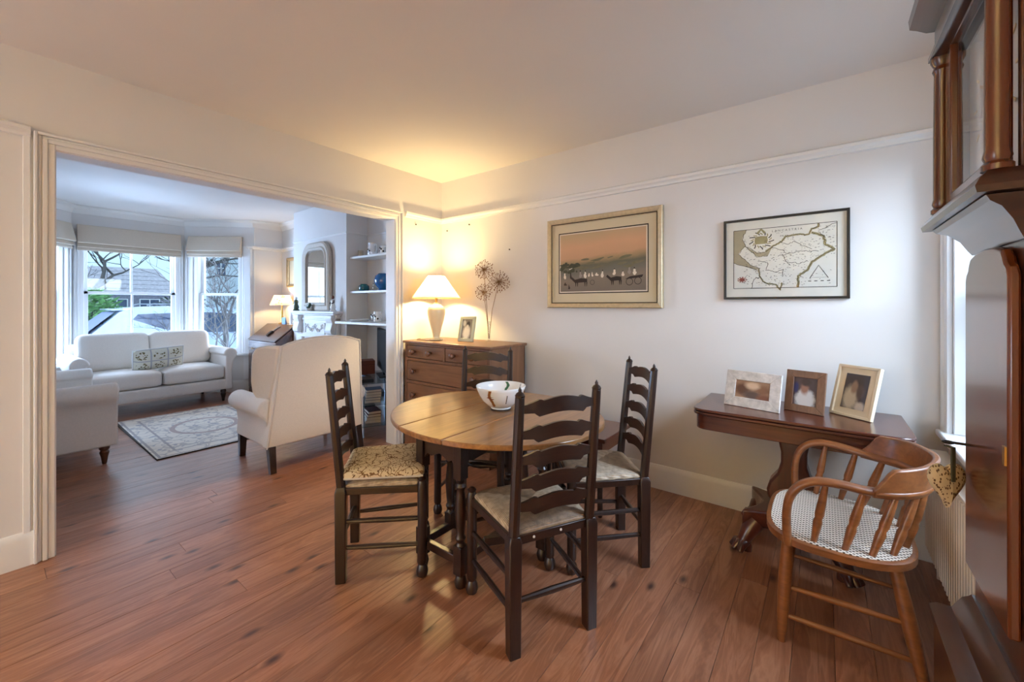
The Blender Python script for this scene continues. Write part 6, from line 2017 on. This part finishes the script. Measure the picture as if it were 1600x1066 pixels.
# ------------------------------------------------------------------ the lamp at the camera's end of the dining room (its reflection shows in the map glass)
nl = thing('standard_lamp', 'lit standard lamp at the near end of the dining room, behind the camera', 'lamp', (-0.46, -1.75, 0))
m = MB(); m.lathe([(0.0, 0), (0.14, 0), (0.14, 0.02), (0.03, 0.035), (0.016, 0.06), (0.016, 1.40), (0, 1.401)], n=20, caps=False); m.build('lamp_stand', 'brass', nl, angle=50)
m = MB(); m.lathe([(0.20, 1.40), (0.13, 1.66)], n=32, caps=False); m.build('lamp_shade', 'shade_thick', nl, angle=60)
lamp_light('standard_lamp_bulb', 'POINT', (-0.46, -1.75, 1.56), 135, (1.0, 0.78, 0.34), shadow_soft_size=0.05)

# ------------------------------------------------------------------ outdoors, seen through the bay
GZ = -0.30
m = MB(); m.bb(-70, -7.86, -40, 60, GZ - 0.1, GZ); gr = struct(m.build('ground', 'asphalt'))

car = thing('parked_car', 'white parked car seen from behind and side through the bay window', 'car', (-10.95, 3.12, GZ + 0.03))
# profile along y (rear at low y), height z
Yr = -2.05
side = [(-2.05, 0.35), (-2.10, 0.62), (-2.02, 0.95), (-1.98, 1.02), (-1.55, 1.46), (-1.35, 1.54), (-0.6, 1.58), (0.25, 1.52), (0.65, 1.34), (1.05, 1.06), (1.75, 0.93), (2.02, 0.78), (2.08, 0.42), (1.95, 0.24), (-1.95, 0.24)]
m = MB()
hw = 0.86
rings = []
for xx, k in ((-hw, 1), (-hw * 0.99, 1), (hw * 0.99, 1), (hw, 1)):
    rings.append([m.bm.verts.new((xx * (1.0 if z < 0.95 else 1 - 0.30 * (z - 0.95)), y_, z)) for y_, z in side])
for A, B in zip(rings, rings[1:]):
    for k in range(len(side)):
        m.face([A[k], A[(k + 1) % len(side)], B[(k + 1) % len(side)], B[k]])
m.face(rings[0][::-1]); m.face(rings[-1])
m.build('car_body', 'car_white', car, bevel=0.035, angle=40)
xs = lambda z: hw * (1.0 if z < 0.95 else 1 - 0.30 * (z - 0.95)) + 0.004
m = MB()
m.poly([(xs(z), y_, z) for y_, z in ((-1.38, 1.32), (-1.30, 1.42), (-0.45, 1.45), (-0.42, 1.05), (-0.95, 1.13))]); m.build('rear_side_window', 'car_glass', car, smooth=False)
m = MB(); m.poly([(xs(z), y_, z) for y_, z in ((-0.36, 1.45), (0.22, 1.42), (0.56, 1.28), (0.72, 1.0), (-0.34, 1.04))]); m.build('front_side_window', 'car_glass', car, smooth=False)
m = MB(); m.poly([(-0.72, -1.995, 1.055), (0.72, -1.995, 1.055), (0.58, -1.585, 1.45), (-0.58, -1.585, 1.45)]); rw = m.build('rear_window', 'car_rear_glass', car, smooth=False)
bmesh_off = rw.location
rw.location = (0, -0.012, 0.012)
m = MB(); m.box((0, -1.56, 1.505), (1.18, 0.16, 0.035)); m.build('spoiler', 'car_white', car, bevel=0.01)
for s in (-1, 1):
    m = MB(); m.path([(s * 0.62, -1.15, 1.585), (s * 0.62, -1.05, 1.615), (s * 0.62, 0.2, 1.60), (s * 0.62, 0.3, 1.56)], 0.014, 6); m.build('roof_rail', 'silver', car)
    for y_ in (-1.30, 1.30):
        m = MB(); m.lathe([(0.0, -0.09), (0.30, -0.09), (0.32, -0.05), (0.32, 0.05), (0.30, 0.09), (0.0, 0.09)], (s * 0.80, y_, 0.32), 20, axis='x'); wh = m.build('wheel', 'tyre', car)
        m = MB(); m.lathe([(0.20, 0.0), (0.20, 0.012), (0.0, 0.014)], (s * 0.80 + s * 0.09, y_, 0.32), 16, axis='x'); m.build('hub_cap', 'silver', wh)
    m = MB(); m.rbox((s * 0.96, 0.55, 1.08), (0.16, 0.10, 0.12), 0.04, 4); m.build('wing_mirror', 'car_white', car)
    m = MB(); m.box((s * 0.72, -2.06, 0.86), (0.22, 0.06, 0.20)); m.build('tail_lamp', 'ink_red', car, bevel=0.01)


def bush(name, label, loc, rx, ry, rz_, n_, seed, leaf=0.06, mat='leaf'):
    rnd_ = random.Random(seed)
    t = thing(name, label, 'bush', loc)
    m = MB()
    for k in range(n_):
        a = rnd_.uniform(0, 2 * PI); z = rnd_.uniform(0.02, 1); r = math.sqrt(max(0, 1 - (z - 0.25) ** 2 / 0.6)) if z > 0.25 else 0.95
        s = rnd_.uniform(0.75, 1.0)
        p = Vector((rx * r * s * math.cos(a), ry * r * s * math.sin(a), rz_ * z * (0.9 + 0.1 * s)))
        d = Vector((math.cos(a) + rnd_.uniform(-.6, .6), math.sin(a) + rnd_.uniform(-.6, .6), rnd_.uniform(-0.2, 0.9))).normalized()
        u_ = d.cross(Vector((0, 0, 1))).normalized(); L_ = leaf * rnd_.uniform(0.8, 1.4)
        vs = [m.bm.verts.new(v) for v in (p, p + d * L_ * 0.5 + u_ * L_ * 0.28, p + d * L_, p + d * L_ * 0.5 - u_ * L_ * 0.28)]
        m.face(vs)
    m.build('foliage', mat, t, smooth=False, kind='stuff')
    m = MB()
    for k in range(7):
        a = k * 0.9
        m.path([(0, 0, 0), (rx * 0.3 * math.cos(a), ry * 0.3 * math.sin(a), rz_ * 0.4), (rx * 0.6 * math.cos(a), ry * 0.6 * math.sin(a), rz_ * 0.8)], [0.03, 0.02, 0.008], 6)
    m.build('branches', 'bark', t)
    return t


bush('laurel_bush', 'bright green rounded laurel bush beyond the parked car', (-13.6, 1.5, GZ), 1.0, 0.78, 1.95, 3200, 5, 0.17)
bush('privet_hedge', 'grey-green clipped hedge beyond the parked car at right', (-17.0, 4.2, GZ), 0.9, 1.3, 1.9, 1500, 6, 0.14, 'green_dark')


def bare_tree(label, loc, h, spread, seed, lean=(0, 0), trunk_r=0.09, levels=5, group='bare winter trees'):
    rnd_ = random.Random(seed)
    t = thing('bare_tree', label, 'tree', loc, 0, group)
    mt, mbr = MB(), MB()

    def grow(p, d, L_, r, lev):
        pts = [p]; q = p; dd = d
        for k in range(3):
            dd = (dd + Vector((rnd_.uniform(-.22, .22), rnd_.uniform(-.22, .22), rnd_.uniform(-.08, .14)))).normalized()
            q = q + dd * L_ / 3
            pts.append(q)
        (mt if lev == 0 else mbr).path([tuple(v) for v in pts], [r, r * .9, r * .8, r * .66], 5 if lev else 8)
        if lev < levels:
            for k in range(3 if lev < 2 else 2 + (rnd_.random() < 0.5)):
                b = pts[-1] if k < 2 else pts[rnd_.choice((1, 2))]
                nd = (dd + Vector((rnd_.uniform(-1, 1), rnd_.uniform(-1, 1), rnd_.uniform(-.35, .6))) * spread).normalized()
                grow(b, nd, L_ * rnd_.uniform(0.62, 0.85), r * 0.62, lev + 1)
    grow(Vector((0, 0, 0)), Vector((lean[0], lean[1], 1)).normalized(), h * 0.3, trunk_r, 0)
    mt.build('trunk', 'bark', t, angle=60); mbr.build('branches', 'bark', t, angle=60)
    return t


bare_tree('bare tree with spreading grey branches outside the right bay window', (-9.35, 2.98, GZ), 3.2, 0.95, 12, (0.15, 0.0), 0.05, 6)
bare_tree('bare shrub-like tree close to the right bay window, thin pale stems', (-8.9, 2.62, GZ), 2.3, 0.95, 31, (0.1, 0.25), 0.03, 6)
bare_tree('large bare street tree whose branches cross the middle bay window', (-15.0, 0.9, GZ), 7.0, 1.05, 7, (0.0, 0.45), 0.14, 7)
bare_tree('bare tree far across the road behind the parked car', (-24.0, 5.4, GZ), 8.0, 0.9, 17, (0, 0), 0.16, 6)

# houses across the road
def house(label, loc, w, d, eaves, ridge, wall_mat, roof_mat, wins, hip=0.0, name='house'):
    """w along y, d along -x; front face at x = loc.x facing +x"""
    t = thing(name, label, 'house', loc)
    m = MB(); m.bb(-d, 0, 0, w, 0, eaves); m.build('house_wall', wall_mat, t)
    m = MB()
    e = 0.25
    A = [m.bm.verts.new(v) for v in ((e, -e, eaves), (e, w + e, eaves), (-d - e, w + e, eaves), (-d - e, -e, eaves), (-d / 2, hip, ridge), (-d / 2, w - hip, ridge))]
    for q in ((0, 1, 5, 4), (2, 3, 4, 5), (1, 2, 5), (3, 0, 4), (3, 2, 1, 0)):
        m.face([A[i] for i in q])
    rf = m.build('roof', roof_mat, t, smooth=False)
    n_t = max(4, int((ridge - eaves) / 0.28))
    m = MB()
    for k in range(1, n_t):
        s = k / n_t
        a = Vector((e, -e, eaves)).lerp(Vector((-d / 2, hip, ridge)), s); b = Vector((e, w + e, eaves)).lerp(Vector((-d / 2, w - hip, ridge)), s)
        m.path([tuple(a), tuple(b)], 0.03, 4)
    m.build('tile_course', roof_mat, rf, kind='stuff')
    for (y0, y1, z0, z1) in wins:
        m = MB()
        for q in ((y0 - 0.06, y0, z0, z1), (y1, y1 + 0.06, z0, z1), (y0 - 0.06, y1 + 0.06, z0 - 0.06, z0), (y0 - 0.06, y1 + 0.06, z1, z1 + 0.06), ((y0 + y1) / 2 - 0.03, (y0 + y1) / 2 + 0.03, z0, z1), (y0, y1, (z0 + z1) / 2 - 0.03, (z0 + z1) / 2 + 0.03)):
            m.bb(0.0, 0.06, *q)
        fr = m.build('window', 'white_gloss', t)
        m = MB(); m.bb(0.0, 0.02, y0, y1, z0, z1); m.build('pane', 'slate_glass', fr)
    return t


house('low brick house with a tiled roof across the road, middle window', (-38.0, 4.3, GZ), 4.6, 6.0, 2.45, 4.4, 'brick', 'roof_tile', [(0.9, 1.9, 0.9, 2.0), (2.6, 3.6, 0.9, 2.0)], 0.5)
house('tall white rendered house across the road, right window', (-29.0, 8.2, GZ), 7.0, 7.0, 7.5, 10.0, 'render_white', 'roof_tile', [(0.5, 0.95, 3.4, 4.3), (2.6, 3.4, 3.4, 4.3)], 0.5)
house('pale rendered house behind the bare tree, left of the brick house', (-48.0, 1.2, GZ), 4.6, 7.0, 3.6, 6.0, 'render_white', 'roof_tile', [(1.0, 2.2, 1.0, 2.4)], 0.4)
m = MB(); m.lathe([(0.09, 0), (0.07, 3), (0.055, 7.5)], n=10)
o = m.build('street_pole', 'bark'); o.location = (-20.0, 4.55, GZ); tag(o, 'tall grey street pole between the far houses', 'pole')
